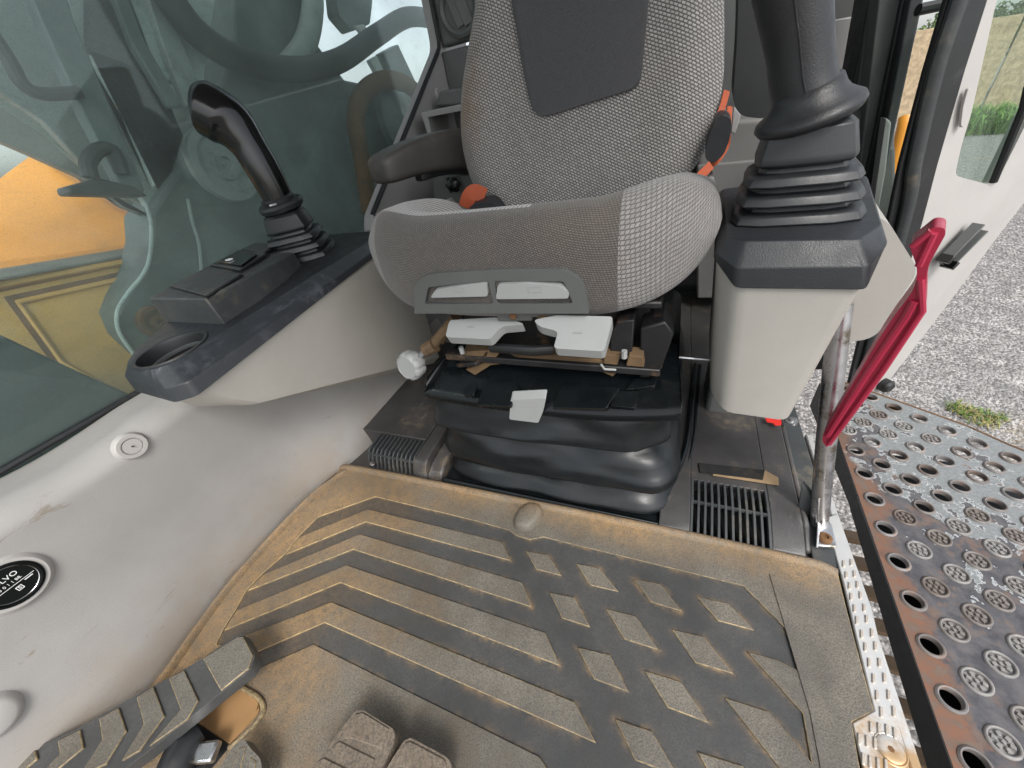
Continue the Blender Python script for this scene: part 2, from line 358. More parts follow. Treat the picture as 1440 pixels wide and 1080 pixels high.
LEDGE = simple('anti_slip_strip', (.22, .22, .19), .8, var=.25, gst=1.0, grain=160)
def steel_plate():
    b = NB('worn_step_plate'); x, y, z = b.sep(b.obj)
    n1 = b.noise(16, 6, .62); n2 = b.noise(38, 6, .7); n3 = b.noise(200, 4, .6)
    px_ = b.ramp(y, .18, -.22); lx = b.ramp(x, .02, -.155)       # worn towards the front and the cab side
    n4 = b.noise(75, 4, .65)
    paint = b.mix(b.ramp(n3, .3, .7), (.19, .205, .207), (.27, .285, .285))
    prim = b.mix(b.ramp(n2, .3, .7), (.055, .055, .062), (.13, .125, .13))
    rust = b.mix(b.ramp(n4, .35, .65), (.21, .10, .06), (.15, .105, .08))
    k = b.math('ADD', b.math('MULTIPLY', n1, .75), b.math('ADD', b.math('MULTIPLY', px_, .20), b.math('MULTIPLY', lx, .14))); k = b.math('ADD', k, b.math('ADD', b.math('MULTIPLY', n2, .35), b.math('MULTIPLY', n4, .18)))
    c = b.mix(b.ramp(k, .712, .722), b.mix(b.ramp(k, .690, .711), paint, (.52, .54, .54)), prim)
    k2 = b.math('ADD', b.math('MULTIPLY', b.ramp(x, -.055, -.16), .36), b.math('ADD', b.math('MULTIPLY', b.noise(9, 5, .6), .6), b.math('MULTIPLY', n2, .45)))
    c = b.mix(b.ramp(k2, .62, .72), c, rust)
    k3 = b.math('MULTIPLY', b.ramp(b.math('ADD', b.math('MULTIPLY', b.noise(21, 6, .65), .7), b.math('MULTIPLY', n4, .3)), .52, .60), b.ramp(k, .66, .74)); c = b.mix(b.math('MULTIPLY', k3, .75), c, b.mix(b.ramp(n4, .3, .7), (.20, .095, .055), (.17, .13, .105)))
    b.bump(b.math('ADD', b.math('MULTIPLY', b.ramp(k, .712, .722), -1), b.math('MULTIPLY', n3, .6)), .35, .0008)
    return b.fin(c, b.ramp(n2, .3, .7, .36, .6), .15)
STEP = steel_plate()
RIM = simple('worn_hole_rim', (.20, .19, .185), .45, dirt=((.26, .14, .08), .7, .5), var=.3)
BTN = simple('worn_button_steel', (.26, .25, .24), .4, dirt=((.10, .09, .085), .9, .5), var=.3)
for m_ in (RIM, BTN):
    t_ = m_.node_tree; oi = t_.nodes.new('ShaderNodeObjectInfo'); bs_ = t_.nodes['Principled BSDF']; src = bs_.inputs['Base Color'].links[0].from_socket
    mr = t_.nodes.new('ShaderNodeMapRange'); mr.inputs['From Min'].default_value = .35; mr.inputs['To Max'].default_value = .75; t_.links.new(oi.outputs['Random'], mr.inputs['Value'])
    mx = t_.nodes.new('ShaderNodeMix'); mx.data_type = 'RGBA'; t_.links.new(mr.outputs[0], mx.inputs[0]); t_.links.new(src, mx.inputs[6]); mx.inputs[7].default_value = (.11, .075, .055, 1); t_.links.new(mx.outputs[2], bs_.inputs['Base Color'])
RUNG = simple('muddy_rung', (.28, .19, .12), .8, var=.3, gst=.5)
def gravel():
    b = NB('gravel'); c1 = b.voro(55, 'F1', 'Color'); d = b.voro(55); bw = b.n('RGBToBW'); b.t.links.new(c1, bw.inputs[0])
    c2 = b.voro(140, 'F1', 'Color'); bw2 = b.n('RGBToBW'); b.t.links.new(c2, bw2.inputs[0])
    f = b.math('ADD', b.math('MULTIPLY', bw.outputs[0], .6), b.math('MULTIPLY', bw2.outputs[0], .4))
    c = b.mix(b.ramp(f, .25, .75), (.15, .142, .136), (.48, .455, .43))
    earth = b.ramp(b.noise(.55, 4, .6), .54, .66); c = b.mix(b.math('MULTIPLY', earth, .6), c, (.42, .34, .22))
    c = b.mix(b.ramp(d, .25, .7, 0, .55), c, (.07, .065, .06))
    b.bump(b.math('MULTIPLY', d, -1), .9, .012)
    return b.fin(c, .85)
GRAVEL = gravel()
CONC = simple('weathered_wall', (.40, .31, .20), .9, var=.25, gst=.6, grain=40, dirt=((.22, .16, .10), .7, .5))
LEAF = simple('leaf', (.075, .12, .03), .6, var=.4); LEAF2 = simple('dry_grass', (.30, .26, .10), .7, var=.3); GRASSG = simple('green_grass', (.13, .24, .04), .6, var=.35); BARK = simple('bark', (.10, .075, .05), .9)
def glass(name, tint, dirtcol, dirt):
    b = NB(name); t = b.t; out = t.nodes['Material Output']
    tr = b.n('BsdfTransparent'); tr.inputs[0].default_value = (*tint, 1); gl = b.n('BsdfGlossy'); gl.inputs['Roughness'].default_value = .03; gl.inputs[0].default_value = (.9, 1, .97, 1)
    lw = b.n('LayerWeight'); lw.inputs[0].default_value = .5; fr = b.math('MULTIPLY_ADD', b.math('POWER', lw.outputs['Facing'], 5.0), .9, .03); m1 = b.n('MixShader'); t.links.new(fr, m1.inputs[0]); t.links.new(tr.outputs[0], m1.inputs[1]); t.links.new(gl.outputs[0], m1.inputs[2])
    d1 = b.n('BsdfDiffuse'); d1.inputs[0].default_value = (*dirtcol, 1); d2 = b.n('BsdfTranslucent'); d2.inputs[0].default_value = (*dirtcol, 1); df = b.n('MixShader'); df.inputs[0].default_value = .6; t.links.new(d1.outputs[0], df.inputs[1]); t.links.new(d2.outputs[0], df.inputs[2]); m2 = b.n('MixShader')
    sp = b.ramp(b.voro(260), .10, .03); sp = b.math('MULTIPLY', sp, b.ramp(b.noise(90, 3), .52, .6, 0, .5)); film = b.ramp(b.noise(3.5, 3, .5), .3, .7, dirt*.45, dirt); sm = b.ramp(b.noise(30, 6, .75, sc=(1, .5, 1.3)), .52, .8, 0, dirt*.7); fn = b.ramp(b.noise(420, 3, .7), .5, .72, 0, dirt*.9)
    t.links.new(b.math('MINIMUM', b.math('ADD', b.math('ADD', film, sm), b.math('ADD', sp, fn)), .8), m2.inputs[0]); t.links.new(m1.outputs[0], m2.inputs[1]); t.links.new(df.outputs[0], m2.inputs[2])
    t.links.new(m2.outputs[0], out.inputs[0]); return b.m
GLASS = glass('dusty_green_glass', (.91, .96, .945), (.44, .51, .49), .20)
GLASSD = glass('door_green_glass', (.86, .935, .90), (.5, .58, .5), .07)
PRINT = simple('white_print', (.75, .76, .75), .5, grain=0)
# ================================================================== SETTING
mb = MB(); N = 60
def gz(x, y): return -1.2 - .03*x - .0425*y
mb = grid(lambda u, v: Vector((x := (-1+2*u)*900, y := (-1+2*v)*900, gz(x, y))), 8, 8)
build('gravel_ground', mb, GRAVEL, kind='structure', smooth=False)

# ================================================================== CAB SIDE WALL (left of the picture)
def ss(t, a, b): t = min(1, max(0, (t-a)/(b-a))); return t*t*(3-2*t)
XG = -.90                                    # glass plane
wall = empty('side_wall', (-.74, .2, 0), 'pale grey moulded cab side wall below the dusty window, with round plug and gauge', 'wall')
def zt(y): return .345 + .012*ss(y, .1, -.1) - .006*math.sin(max(0, min(1, (y-.0)/.2))*math.pi)
def wx(y, z):
    base = -.712 - .028*ss(y, -.1, .12) + .05*ss(y, .25, .5)
    return base + (-.748-base)*ss(z, .0, .22) - .006*ss(z, .2, .34)
def wallp(u, v):
    y = -.75 + u*1.7
    top = zt(y)
    rd = .034; x1 = wx(y, top-rd)
    if v < .66: z = (top-rd)*(v/.66); return Vector((wx(y, z), y, z-.02*(v == 0)))
    if v < .86: a = (v-.66)/.20*math.pi/2; return Vector((x1-rd*1.3*(1-math.cos(a)), y, top-rd+rd*math.sin(a)))
    t = (v-.86)/.14
    return Vector((x1-rd*1.3+(XG+.004-x1+rd*1.3)*t, y, top-.010*t))
build('wall_panel', grid(wallp, 110, 50), wall_plastic(), wall, angle=80)
def wallpt(px, py):
    y = P(px, py, 'x', -.748)
    return Vector((wx(y.y, y.z), y.y, y.z))
c = wallpt(187, 628); build('round_plug', lathe([(.001, .002), (.0115, .002), (.012, .0), (.0132, 0), (.0136, .003), (.0185, .003), (.0198, .0015), (.021, -.002), (.0222, -.006)], c+Vector((.002, 0, 0)), (1, 0, .12), 32), GREY, wall)
build('plug_pin', lathe([(.0012, 0), (.0012, .004), (.0002, .0045)], c+Vector((.003, .0, 0)), (1, 0, .12), 8), GASKET, wall)
c = wallpt(-22, 1008); build('round_boss', lathe([(.001, .012), (.02, .012), (.026, .008), (.032, -.006)], c, (1, 0, .2), 28), GREY, wall)
c = wallpt(14, 822)
nrm = Vector((1, 0, .12)).normalized()
build('gauge_surround', lathe([(.029, -.006), (.029, .006), (.033, .006), (.037, .003), (.041, -.006)], c, nrm, 48), GREY, wall)
gau = build('gauge', lathe([(.0286, -.004), (.0286, .0075), (.0262, .0085), (.0255, .006), (.0245, .0052), (.001, .0052)], c, nrm, 48), GAUGEB, wall)
ring = lathe([(.0236, 0), (.0242, .0004), (.0236, .0008), (.0231, .0004), (.0236, 0)], c+nrm*.0052, nrm, 48, cap=False); build('gauge_ring', ring, CHROME, gau)
e1 = (wallpt(34, 800)-wallpt(4, 822)); e1 = (e1-nrm*e1.dot(nrm)).normalized(); e2 = nrm.cross(e1)
if e2.z < 0: e2 = -e2
def text3d(s, o, ex, ey, size, mat, parent, name, depth=.0003):
    cu = bpy.data.curves.new(name, 'FONT'); cu.body = s; cu.size = size; cu.extrude = depth; cu.align_x = 'CENTER'; cu.align_y = 'CENTER'; cu.resolution_u = 3
    t = bpy.data.objects.new(name, cu); COL.objects.link(t); bpy.context.view_layer.update()
    me = bpy.data.meshes.new_from_object(t.evaluated_get(bpy.context.evaluated_depsgraph_get())); bpy.data.objects.remove(t)
    ez = ex.cross(ey); M_ = Matrix((ex, ey, ez)).transposed()
    mb = MB(); mb.add([o+M_ @ v.co for v in me.vertices], [tuple(p.vertices) for p in me.polygons]); bpy.data.meshes.remove(me)
    return build(name, mb, mat, parent, smooth=False)
o = c+nrm*.0060
text3d('VOLVO', o+e2*.0095-e1*.001, e1, e2, .0085, PRINT, gau, 'lettering')
text3d('3 0 1 1 88.', o+e2*.0015+e1*.001, e1, e2, .005, PRINT, gau, 'lettering')
build('print_line', obox(o-e2*.003, e1*.021, e2*.0003, nrm*.0002), PRINT, gau, smooth=False)
build('print_box', plate(rpoly([(-.003, -.003), (.003, -.003), (.003, .003), (-.003, .003)], .0005, 2), [rpoly([(-.0022, -.0022), (.0022, -.0022), (.0022, .0022), (-.0022, .0022)], .0003, 1)], o-e2*.010+e1*.002, e1, e2, nrm*.0004), PRINT, gau, smooth=False)
text3d('B', o-e2*.010+e1*.002, e1, e2, .005, PRINT, gau, 'lettering')
build('print_line', obox(o-e2*.0055+e1*.014, e1*.004, e2*.0006, nrm*.0002), PRINT, gau, smooth=False)
# window pane (left) with its seal
win = empty('side_window', (XG, .3, .33), 'large dusty green-tinted side window behind the left joystick', 'window')
build('pane', prism([(XG, -.8, .325), (XG, 1.75, .325), (XG, 1.75, 1.7), (XG, -.8, 1.7)], (-.005, 0, 0)), GLASS, win, smooth=False)
build('seal', tube([(XG+.004, -.75, .342), (XG+.004, .0, .342), (XG+.004, .3, .336), (XG+.004, .86, .336)], .006, 8), GASKET, win)

# ================================================================== REAR TRIM
trim = empty('rear_corner_trim', (-.72, 1.1, 0), 'grey rear corner trim behind the armrest with open storage pocket', 'trim panel')
TX = -.72
A, B = P(525, 302, 'x', TX), P(618, 66, 'x', TX)
tp = [(A.y-.02, A.z-.03), (A.y, A.z), (B.y, B.z), (B.y+.02, B.z+.4), (B.y+.2, B.z+.4), (B.y+.2, .0), (A.y-.02, .0)]
build('panel', plate(rpoly([Vector((p[0], p[1], 0)) for p in tp], [0, .01, .03, 0, 0, 0, 0], 4), [], (TX, 0, 0), (0, 1, 0), (0, 0, 1), (-.03, 0, 0)), GREY_R, trim, .006, 3)
build('edge_seal', tube([(TX+.001, A.y-.004, A.z+.002), (TX+.001, B.y-.008, B.z-.005), (TX+.001, B.y+.001, B.z+.014), (TX+.001, B.y+.02, B.z+.4)], .006, 8), GASKET, trim)
q = P(528, 305, 'x', TX); build('screw_cap', lathe([(.001, .004), (.011, .003), (.014, 0), (.019, -.001), (.021, -.004)], q+Vector((.002, .01, -.0)), (1, 0, 0), 24), GREY_R, trim)
q = P(616, 132, 'x', TX); build('screw_cap', lathe([(.001, .003), (.013, .003), (.015, 0), (.017, -.002)], q+Vector((.002, 0, 0)), (1, 0, 0), 20), GREY_R, trim)
RY = 1.38
rear = empty('rear_wall', (-.2, RY, 0), 'rear wall of the cab behind the seat with round air vent, dark grey standing in for shade', 'wall')
def rp(px, py, y=RY): p = P(px, py, 'y', y); return p
gl = rp(620, 70).z
build('lower_panel', box((TX, RY, 0), (.36, RY+.04, gl-.006)), GREY_D, rear, .004)  # shade behind the seat is put into this darker grey
build('upper_panel', box((TX, RY+.012, gl+.004), (.36, RY+.05, 1.7)), GREY_D, rear, .01, 3)
q = rp(646, 12, RY+.012)
v_ = build('air_vent', lathe([(.064, -.002), (.064, .010), (.056, .014), (.048, .008), (.047, .002), (.001, .002)], q, (0, -1, 0), 40), GREY_D, rear)
for a in (-.35, .5): build('vent_flap', obox(q+Vector((.014*a*2, -.008, 0)), (.014, .002, .004), (0, .001, 0), (-.012, 0, .038)), GREY_D, v_, .001)
roof = empty('cab_roof', (-.3, .8, 1.55), 'unseen grey cab roof panel above the seat, added to shade the cab', 'roof')
build('roof_panel', box((-.95, -.40, 1.55), (.45, 1.5, 1.62)), GREY, roof, .01)  # unseen roof, put in and extended forward to cut overhead light
sl_ = [rp(a, b_, 1.16) for a, b_ in [(980, 172), (1260, 150), (1260, 420), (980, 420)]]
build('rear_shelf', prism(sl_, (0, .2, .01)), GREY_M, rear, .012, 4)
sl_ = [rp(a, b_, 1.155) for a, b_ in [(980, 232), (1260, 206), (1260, 420), (980, 420)]]
build('shelf_step', prism(sl_, (0, .2, 0)), GREY_M, rear, .006, 3)
sl_ = [rp(a, b_, RY) for a, b_ in [(1158, 30), (1206, 22), (1198, 120), (1150, 130)]]
build('rear_hatch', prism(sl_, (0, -.006, 0)), GREY_R, rear, .003, 2)
# storage pocket and ledges on the trim
def quad3(pxs, ax, val): return [P(a, b, ax, val) for a, b in pxs]
pk = MB(); y0 = 1.12
pc = quad3([(591, 158), (655, 145), (655, 215), (604, 200)], 'y', y0)
build('storage_pocket', plate([(p.x, p.z) for p in pc], [[(p.x, p.z) for p in [pc[0]+Vector((.02, 0, -.014)), pc[1]+Vector((-.0, 0, -.014)), pc[2]+Vector((0, 0, .01)), pc[3]+Vector((.012, 0, .014))]]], (0, y0, 0), (1, 0, 0), (0, 0, 1), (0, .12, 0)), GREY_R, trim, .003)
pc = quad3([(618, 128), (655, 122), (655, 148), (612, 150)], 'y', 1.24); build('trim_ledge', prism(pc, (0, .12, 0)), GREY_D, trim, .006, 3)
# rear side box with the knob
bxp = quad3([(604, 236), (690, 224), (700, 330), (612, 300)], 'y', 1.0)
bx = empty('side_box', (bxp[0].x+.1, 1.0, 0), 'dark grey plastic box with black knob between armrest and backrest', 'box')
build('box_body', prism(bxp, (0, .3, 0)), GREY_D, bx, .008, 3)
pc = quad3([(623, 243), (660, 236), (660, 246), (624, 250)], 'y', .999); build('box_slot', prism(pc, (0, -.003, 0)), GREY_D, bx, .001)
k0 = P(641, 259, 'y', .998)
kn = build('knob', lathe([(.008, 0), (.008, .01), (.016, .011), (.017, .022), (.013, .028), (.001, .029)], k0, (0, -1, .1), 18), GLOSSBLK, bx)
for i in range(6):
    a = i*math.pi/3; build('knob_lobe', lathe([(.005, .011), (.0055, .022), (.003, .025)], k0+Vector((.015*math.cos(a), 0, .015*math.sin(a))), (0, -1, .1), 8), GLOSSBLK, kn)

# ================================================================== SEAT
seat = empty('operator_seat', (-.2, .62, .0), 'grey woven operator seat with dark lumbar panel and white adjustment levers', 'seat')
# ---- cushion
def yf(u): return .428 + .055*abs(u)**3
def prof(u):
    b = ss(abs(u), .45, .85); bl = 1.0 if u > 0 else .7
    top = .542 + .018*b*bl
    mid = .485 + .062*b
    e = (max(0, 1-abs(u)**(6.0 if u < 0 else 4.4)))**.5; zc = .505
    y = yf(u)
    pts = [(.84, .420), (.70, .405), (y+.08, .402), (y+.022, .403), (y+.004, .416), (y-.001, .44), (y-.001, .475), (y+.003, .505), (y+.014, .528), (y+.038, top), (y+.075, top+.002*b-.004*(1-b)), (.60, mid+.003*b), (.70, mid-.035+.012*b), (.84, .45), (.86, .438)]
    out = []
    for yy, zz in pts:
        z2 = zc+(zz-zc)*e
        yc = .62; y2 = yc+(yy-yc)*(1-(1-e)*.22); out.append((y2, z2))
    return out
mb = MB(); NU, rings = 90, []
uvs = []
for j in range(NU+1):
    t = -1+2*j/NU; u = math.copysign(1-(1-abs(t))**1.5, t)*.9995
    pr = cat([Vector((a, b_, 0)) for a, b_ in prof(u)], 5, True)
    x = -.211 + .262*u
    rings.append([Vector((x, p.x, p.y)) for p in pr])
    L = 0; 
    for k, p in enumerate(pr):
        if k: L += (p-pr[k-1]).length
        uvs.append((x*1.0 + (.25*(abs(u)-.8)*(1 if u > 0 else -1) if abs(u) > .8 else 0), L))
n = len(rings[0]); vs = [p for r in rings for p in r]; mb.v = vs; mb.uv = uvs
for j in range(NU):
    for i in range(n):
        a, b_ = j*n+i, j*n+(i+1) % n
        if i == n-1: continue
        xm = (vs[a].x+vs[a+n].x)/2; ym, zm = vs[a].y, vs[a].z
        left = xm < -.37 + .25*(.545-zm)*0
        mi = 0
        if xm > -.060: mi = 1
        elif xm < -.425: mi = 1
        if 46 <= i <= 62 and xm < -.17: mi = 2
        
        mb.f.append((a, a+n, b_+n, b_)); mb.mi.append(mi)
cush = build('seat_cushion', mb, [FAB_FRONT, FAB_SIDE, FAB_CORD], seat, angle=180)
cush.data.flip_normals() if cush.data.polygons[NU//2*10].normal.length and False else None
# cushion front bezel with its two white levers
fy = .4235
def xz(pxs, y): return [Vector((p.x, p.z, 0)) for p in (P(a, b_, 'y', y) for a, b_ in pxs)]
outer = rpoly(xz([(583, 441), (582, 400), (602, 385), (720, 378), (797, 379), (820, 398), (828, 441)], fy), [.001, .012, .015, .03, .012, .015, .001], 4)
h1 = rpoly(xz([(597, 428), (602, 404), (686, 395), (694, 427)], fy), .004, 3)
h2 = rpoly(xz([(700, 427), (695, 395), (793, 396), (806, 427)], fy), .004, 3)
bez = build('lever_bezel', plate(outer, [h1, h2], (0, fy, 0), (1, 0, 0), (0, 0, 1), (0, .03, 0)), CAPDUST, seat, .002, 2)
bez.data.materials[0] = GREY_D
build('bezel_back', prism([P(a, b_, 'y', fy+.028) for a, b_ in [(590, 440), (592, 400), (810, 396), (824, 440)]], (0, .01, 0)), DARKMETAL, seat)
pc = [P(a, b_, 'y', fy+.003) for a, b_ in [(605, 428), (692, 428), (693, 436), (604, 437)]]; build('bezel_sill', prism(pc, (0, .02, 0)), GREY_D, bez, .001)
pc = [P(a, b_, 'y', fy+.003) for a, b_ in [(700, 426), (806, 426), (808, 436), (702, 436)]]; build('bezel_sill', prism(pc, (0, .02, 0)), GREY_D, bez, .001)
for pts, up in (([(605, 419), (612, 408), (648, 402), (684, 398), (686, 417)], 0), ([(697, 421), (700, 400), (740, 398), (788, 402), (799, 411), (800, 420)], 0)):
    pc = rpoly([P(a, b_, 'y', fy-.003) for a, b_ in pts], .004, 3)
    lv = build('seat_lever', prism(pc, (0, .026, .004)), WHITE, seat, .002, 3)
    cx = sum((p for p in pc), Vector())/len(pc)
    build('lever_mark', plate(rpoly([(-.009, -.004), (.009, -.004), (.009, .004), (-.009, .004)], .001, 2), [rpoly([(-.008, -.003), (.008, -.003), (.008, .003), (-.008, .003)], .001, 2)], cx+Vector((0, -.0006, .002)), (1, 0, 0), (0, 0, 1), (0, .001, 0)), WHITE, lv)
# ---- backrest
bp, bn = Vector((-.2, .80, .45)), Vector((0, -1, .20)).normalized()
rowsL = [(655, -110), (662, -50), (668, 0), (656, 75), (648, 130), (647, 180), (652, 220), (664, 258), (685, 288), (712, 310), (750, 330)]
rowsR = [(1012, -110), (1017, -50), (1019, 0), (1019, 60), (1018, 105), (1011, 150), (1002, 188), (984, 224), (955, 262), (925, 285), (890, 330)]
Ls, Rs = [PP(a, b_, bp, bn) for a, b_ in rowsL], [PP(a, b_, bp, bn) for a, b_ in rowsR]
Lc, Rc = cat(Ls, 6), cat(Rs, 6)
def bdepth(u):
    a = min(1, abs(u)); return .050*(max(0, 1-a**4))**.6 + .016*ss(a, .45, .78)*(1-ss(a, .8, 1.0)) - .006
mb = MB(); nv = len(Lc); NUf = 48; uvs = []
for j in range(nv):
    l, r = Lc[j], Rc[j]
    vv = sum((Lc[k]-Lc[k-1]).length for k in range(1, j+1)); mid = (l+r)/2
    for i in range(NUf+1):
        t = -1+2*i/NUf; u = math.copysign(1-(1-abs(t))**1.35, t)
        p = mid+(r-l)/2*u; mb.v.append(p+bn*bdepth(u)); mb.uv.append((p.x, p.z))
    for i in range(NUf+1):
        t = 1-2*i/NUf; p = mid+(r-l)/2*t*1.0; mb.v.append(p-bn*(.035*(max(0, 1-t**4))**.5+.006)); mb.uv.append((p.x+2, p.z))
w_ = 2*(NUf+1)
for j in range(nv-1):
    for i in range(w_):
        a, b_ = j*w_+i, j*w_+(i+1) % w_
        mb.f.append((a, a+w_, b_+w_, b_)); mb.mi.append(0)
bk = build('backrest', mb, [FAB_BACK], seat, angle=180)
bk.data.materials[0] = FAB_BACK
# dark lumbar panel follows the backrest surface, 1.5 mm proud
def back_surf(px, py, off):
    p = PP(px, py, bp, bn)
    best = min(range(nv), key=lambda k: abs((Lc[k]+Rc[k]).z/2-p.z)); l, r = Lc[best], Rc[best]
    return p
def surf_u(p):
    k = min(range(nv), key=lambda k: abs((Lc[k].z+Rc[k].z)/2-p.z)); l, r = Lc[k].x, Rc[k].x
    return (p.x-(l+r)/2)/((r-l)/2)
rows = [(-110, 722, 926), (-60, 727, 922), (0, 731, 917), (50, 739, 912), (100, 747, 907), (118, 750, 905), (127, 752, 901), (133, 753.5, 893), (140, 755, 872), (147, 757, 848), (155, 759, 822), (161, 762, 803), (165, 766, 791), (167.5, 771, 782), (168, 776, 777)]
mb = MB(); nn = 30
for y, a, b_ in rows:
    for i in range(nn+1):
        p = PP(a+(b_-a)*i/nn, y, bp, bn); d = bdepth(surf_u(p)); 
        # lift along the sight line free way: along the normal of the backrest
        mb.v.append(p+bn*(d+.0018) - Vector((0, 0, 0))); mb.uv.append((p.x, p.z))
for j in range(len(rows)-1):
    for i in range(nn): a = j*(nn+1)+i; mb.f.append((a, a+nn+1, a+nn+2, a+1)); mb.mi.append(0)
lum = build('lumbar_panel', mb, [FAB_DARK], seat, angle=180)
so_ = lum.modifiers.new('thick', 'SOLIDIFY'); so_.thickness = .003; so_.offset = -1
# ---- armrests
def armrest(root, tip, w0, w1, h0, h1):
    rings = []; root, tip = Vector(root), Vector(tip); d = tip-root; L = d.length; d.normalize(); s_ = d.cross(Vector((0, 0, 1))).normalized(); u_ = s_.cross(d)
    for t, k in ((0, .85), (.03, 1), (.4, 1), (.75, 1), (.93, .98), (.98, .86), (1, .6)):
        w2, h2 = (w0+(w1-w0)*t)*k/2, (h0+(h1-h0)*t)*k/2; c = root+d*L*t + Vector((0, 0, 0.012*math.sin(t*3.0)))
        rings.append([c+s_*w2*math.copysign(abs(math.cos(a))**.4, math.cos(a))+u_*h2*math.copysign(abs(math.sin(a))**.45, math.sin(a)) for a in [2*math.pi*i/24 for i in range(24)]])
    return loft(rings)
a0, a1 = P(652, 210, 'y', .90), P(531, 244, 'y', .66)
ar = build('armrest', armrest(a0, a1, .076, .074, .084, .050), ARMR, seat, sub=1, angle=180, label='brown-black armrest lowered beside the side window')
a2 = a0+(a1-a0)*.1; build('armrest_bracket', armrest(a0+Vector((.0, .02, -.034)), a0+(a1-a0)*.62+Vector((0, 0, -.028)), .04, .03, .05, .02), GASKET, seat, sub=1, angle=180)
pc = rpoly([P(a, b_, 'y', .93) for a, b_ in [(1040, -80), (1098, -80), (1096, 120), (1088, 160), (1072, 167), (1040, 163), (1030, 140), (1036, 60)]], .018, 4)
build('armrest', prism(pc, (0, .06, .01)), GASKET, seat, .012, 4, label='black armrest folded up beside the backrest')
# ---- suspension cover and bellows
def rrect(cx, cy, hx, hy, r, z, n=6, dx=0, dy=0):
    pts = rpoly([Vector((cx-hx, cy-hy, z)), Vector((cx+hx, cy-hy, z)), Vector((cx+hx, cy+hy, z)), Vector((cx-hx, cy+hy, z))], r, n)
    out = []
    for i, p in enumerate(pts):                      # resample long edges
        q = pts[(i+1) % len(pts)]; L = (q-p).length; k = max(1, int(L/.02)) if L > .05 else 1
        out += [p+(q-p)*t/k for t in range(k)]
    return out
from mathutils import noise as mn
bcx, bcy = -.194, .645
prf = [(.262, .002), (.254, -.002), (.249, -.016), (.244, -.020), (.238, -.014), (.225, -.004), (.200, .006), (.176, .015), (.166, .017), (.160, .010), (.155, -.010), (.150, -.020), (.143, -.014), (.128, -.003), (.105, .010), (.084, .020), (.073, .021), (.066, .012), (.060, -.008), (.054, -.016), (.047, -.006), (.034, .012), (.022, .024), (.016, .026)]
prf2 = []
for i in range(len(prf)-1):
    for k in range(3): t = k/3; prf2.append((prf[i][0]+(prf[i+1][0]-prf[i][0])*t, prf[i][1]+(prf[i+1][1]-prf[i][1])*t))
prf2.append(prf[-1])
rings = []
for z, d in prf2:
    base = rrect(bcx, bcy, .220, .205, .055, 0)
    ring = []
    for p in base:
        rel = Vector((p.x-bcx, p.y-bcy, 0)); dirn = Vector((rel.x/.220, rel.y/.205, 0)).normalized()
        amp = .010*mn.noise(Vector((p.x*5, p.y*5, z*9)))+.006*mn.noise(Vector((p.x*13, p.y*13, z*30)))+.003*mn.noise(Vector((p.x*22+p.z*30, p.y*22, z*70)))
        wav = (.008*math.sin(p.x*8+1.4)-.006*(p.x+.2)/.2)*ss(z, .26, .2)*ss(z, .02, .08)
        q = p+dirn*(d+amp*ss(z, .262, .23)); q.z = z+wav + amp*.6*ss(z, .26, .22)*ss(z, .02, .06)
        cr = math.exp(-((p.x-(.005))**2/.0012+(z-.17)**2/.0022))*(1 if p.y < bcy else 0)
        q -= dirn*.022*cr
        ring.append(q)
    rings.append(ring)
bel = build('suspension_bellows', loft(rings), VINYL, seat, angle=180, label='pleated black rubber bellows under the seat')
# cover plate on top of the bellows: front lip, sloping deck with pockets
dk = MB()
def deck(px, py, y): return P(px, py, 'y', y)
fl = [deck(600, 545, .415), deck(606, 560, .413), deck(720, 578, .409), deck(840, 590, .409), deck(945, 590, .412), deck(957, 580, .416)]
bl_ = [Vector((-.345, .53, .315)), Vector((-.33, .53, .318)), Vector((-.21, .53, .32)), Vector((-.1, .53, .32)), Vector((.0, .53, .318)), Vector((.02, .53, .315))]
fl2 = [p+Vector((0, .004, .010)) for p in fl]
fl3 = [p+Vector((0, .012, .016)) for p in fl]
lowr = [p+Vector((0, .02, -.012)) for p in fl]
def rs(a, n=7): return cat(a, n)
build('suspension_cover', loft([rs(lowr), rs([p+Vector((0, .004, -.006)) for p in fl]), rs(fl), rs(fl2), rs(fl3), rs([f*.5+b_*.5+Vector((0, 0, .006)) for f, b_ in zip(fl3, bl_)]), rs(bl_)], cap=False, closed=False), DECK, seat, angle=60)
def onD(px, py, off=.004):   # a point on the sloping deck
    p0 = (fl3[2]+fl3[3])/2; n_ = (bl_[2]-p0).cross(Vector((-1, .0, 0))).normalized()
    if n_.z < 0: n_ = -n_
    return PP(px, py, p0+n_*(off+.004), n_)
for pts in ([(652, 550), (666, 541), (673, 545), (668, 558), (655, 560)], [(672, 572), (684, 540), (730, 540), (720, 574)], [(778, 576), (790, 545), (872, 548), (852, 578)], [(858, 573), (868, 553), (898, 553), (892, 577)], [(880, 552), (892, 535), (925, 532), (920, 546)]):
    build('cover_pocket', prism(rpoly([onD(a, b_) for a, b_ in pts], .003, 3), (0, -.002, .006)), DECK, seat, .002, 3)
pc = [P(a, b_, 'y', .404) for a, b_ in [(718, 562), (768, 560), (764, 578), (757, 595), (716, 590)]]
tg = build('release_handle', prism(rpoly(pc, .004, 3), (0, .012, .008)), WHITE, seat, .003, 3, label='small white pull handle at the middle of the bellows cover')
pc2 = xz([(724, 571), (757, 571), (750, 588), (723, 585)], .4035)
build('handle_mark', plate(rpoly(pc2, .002, 3), [rpoly([p*.88+(pc2[0]+pc2[2])*.06 for p in pc2], .002, 3)], (0, .4035, 0), (1, 0, 0), (0, 0, 1), (0, .001, 0)), WHITE, tg)
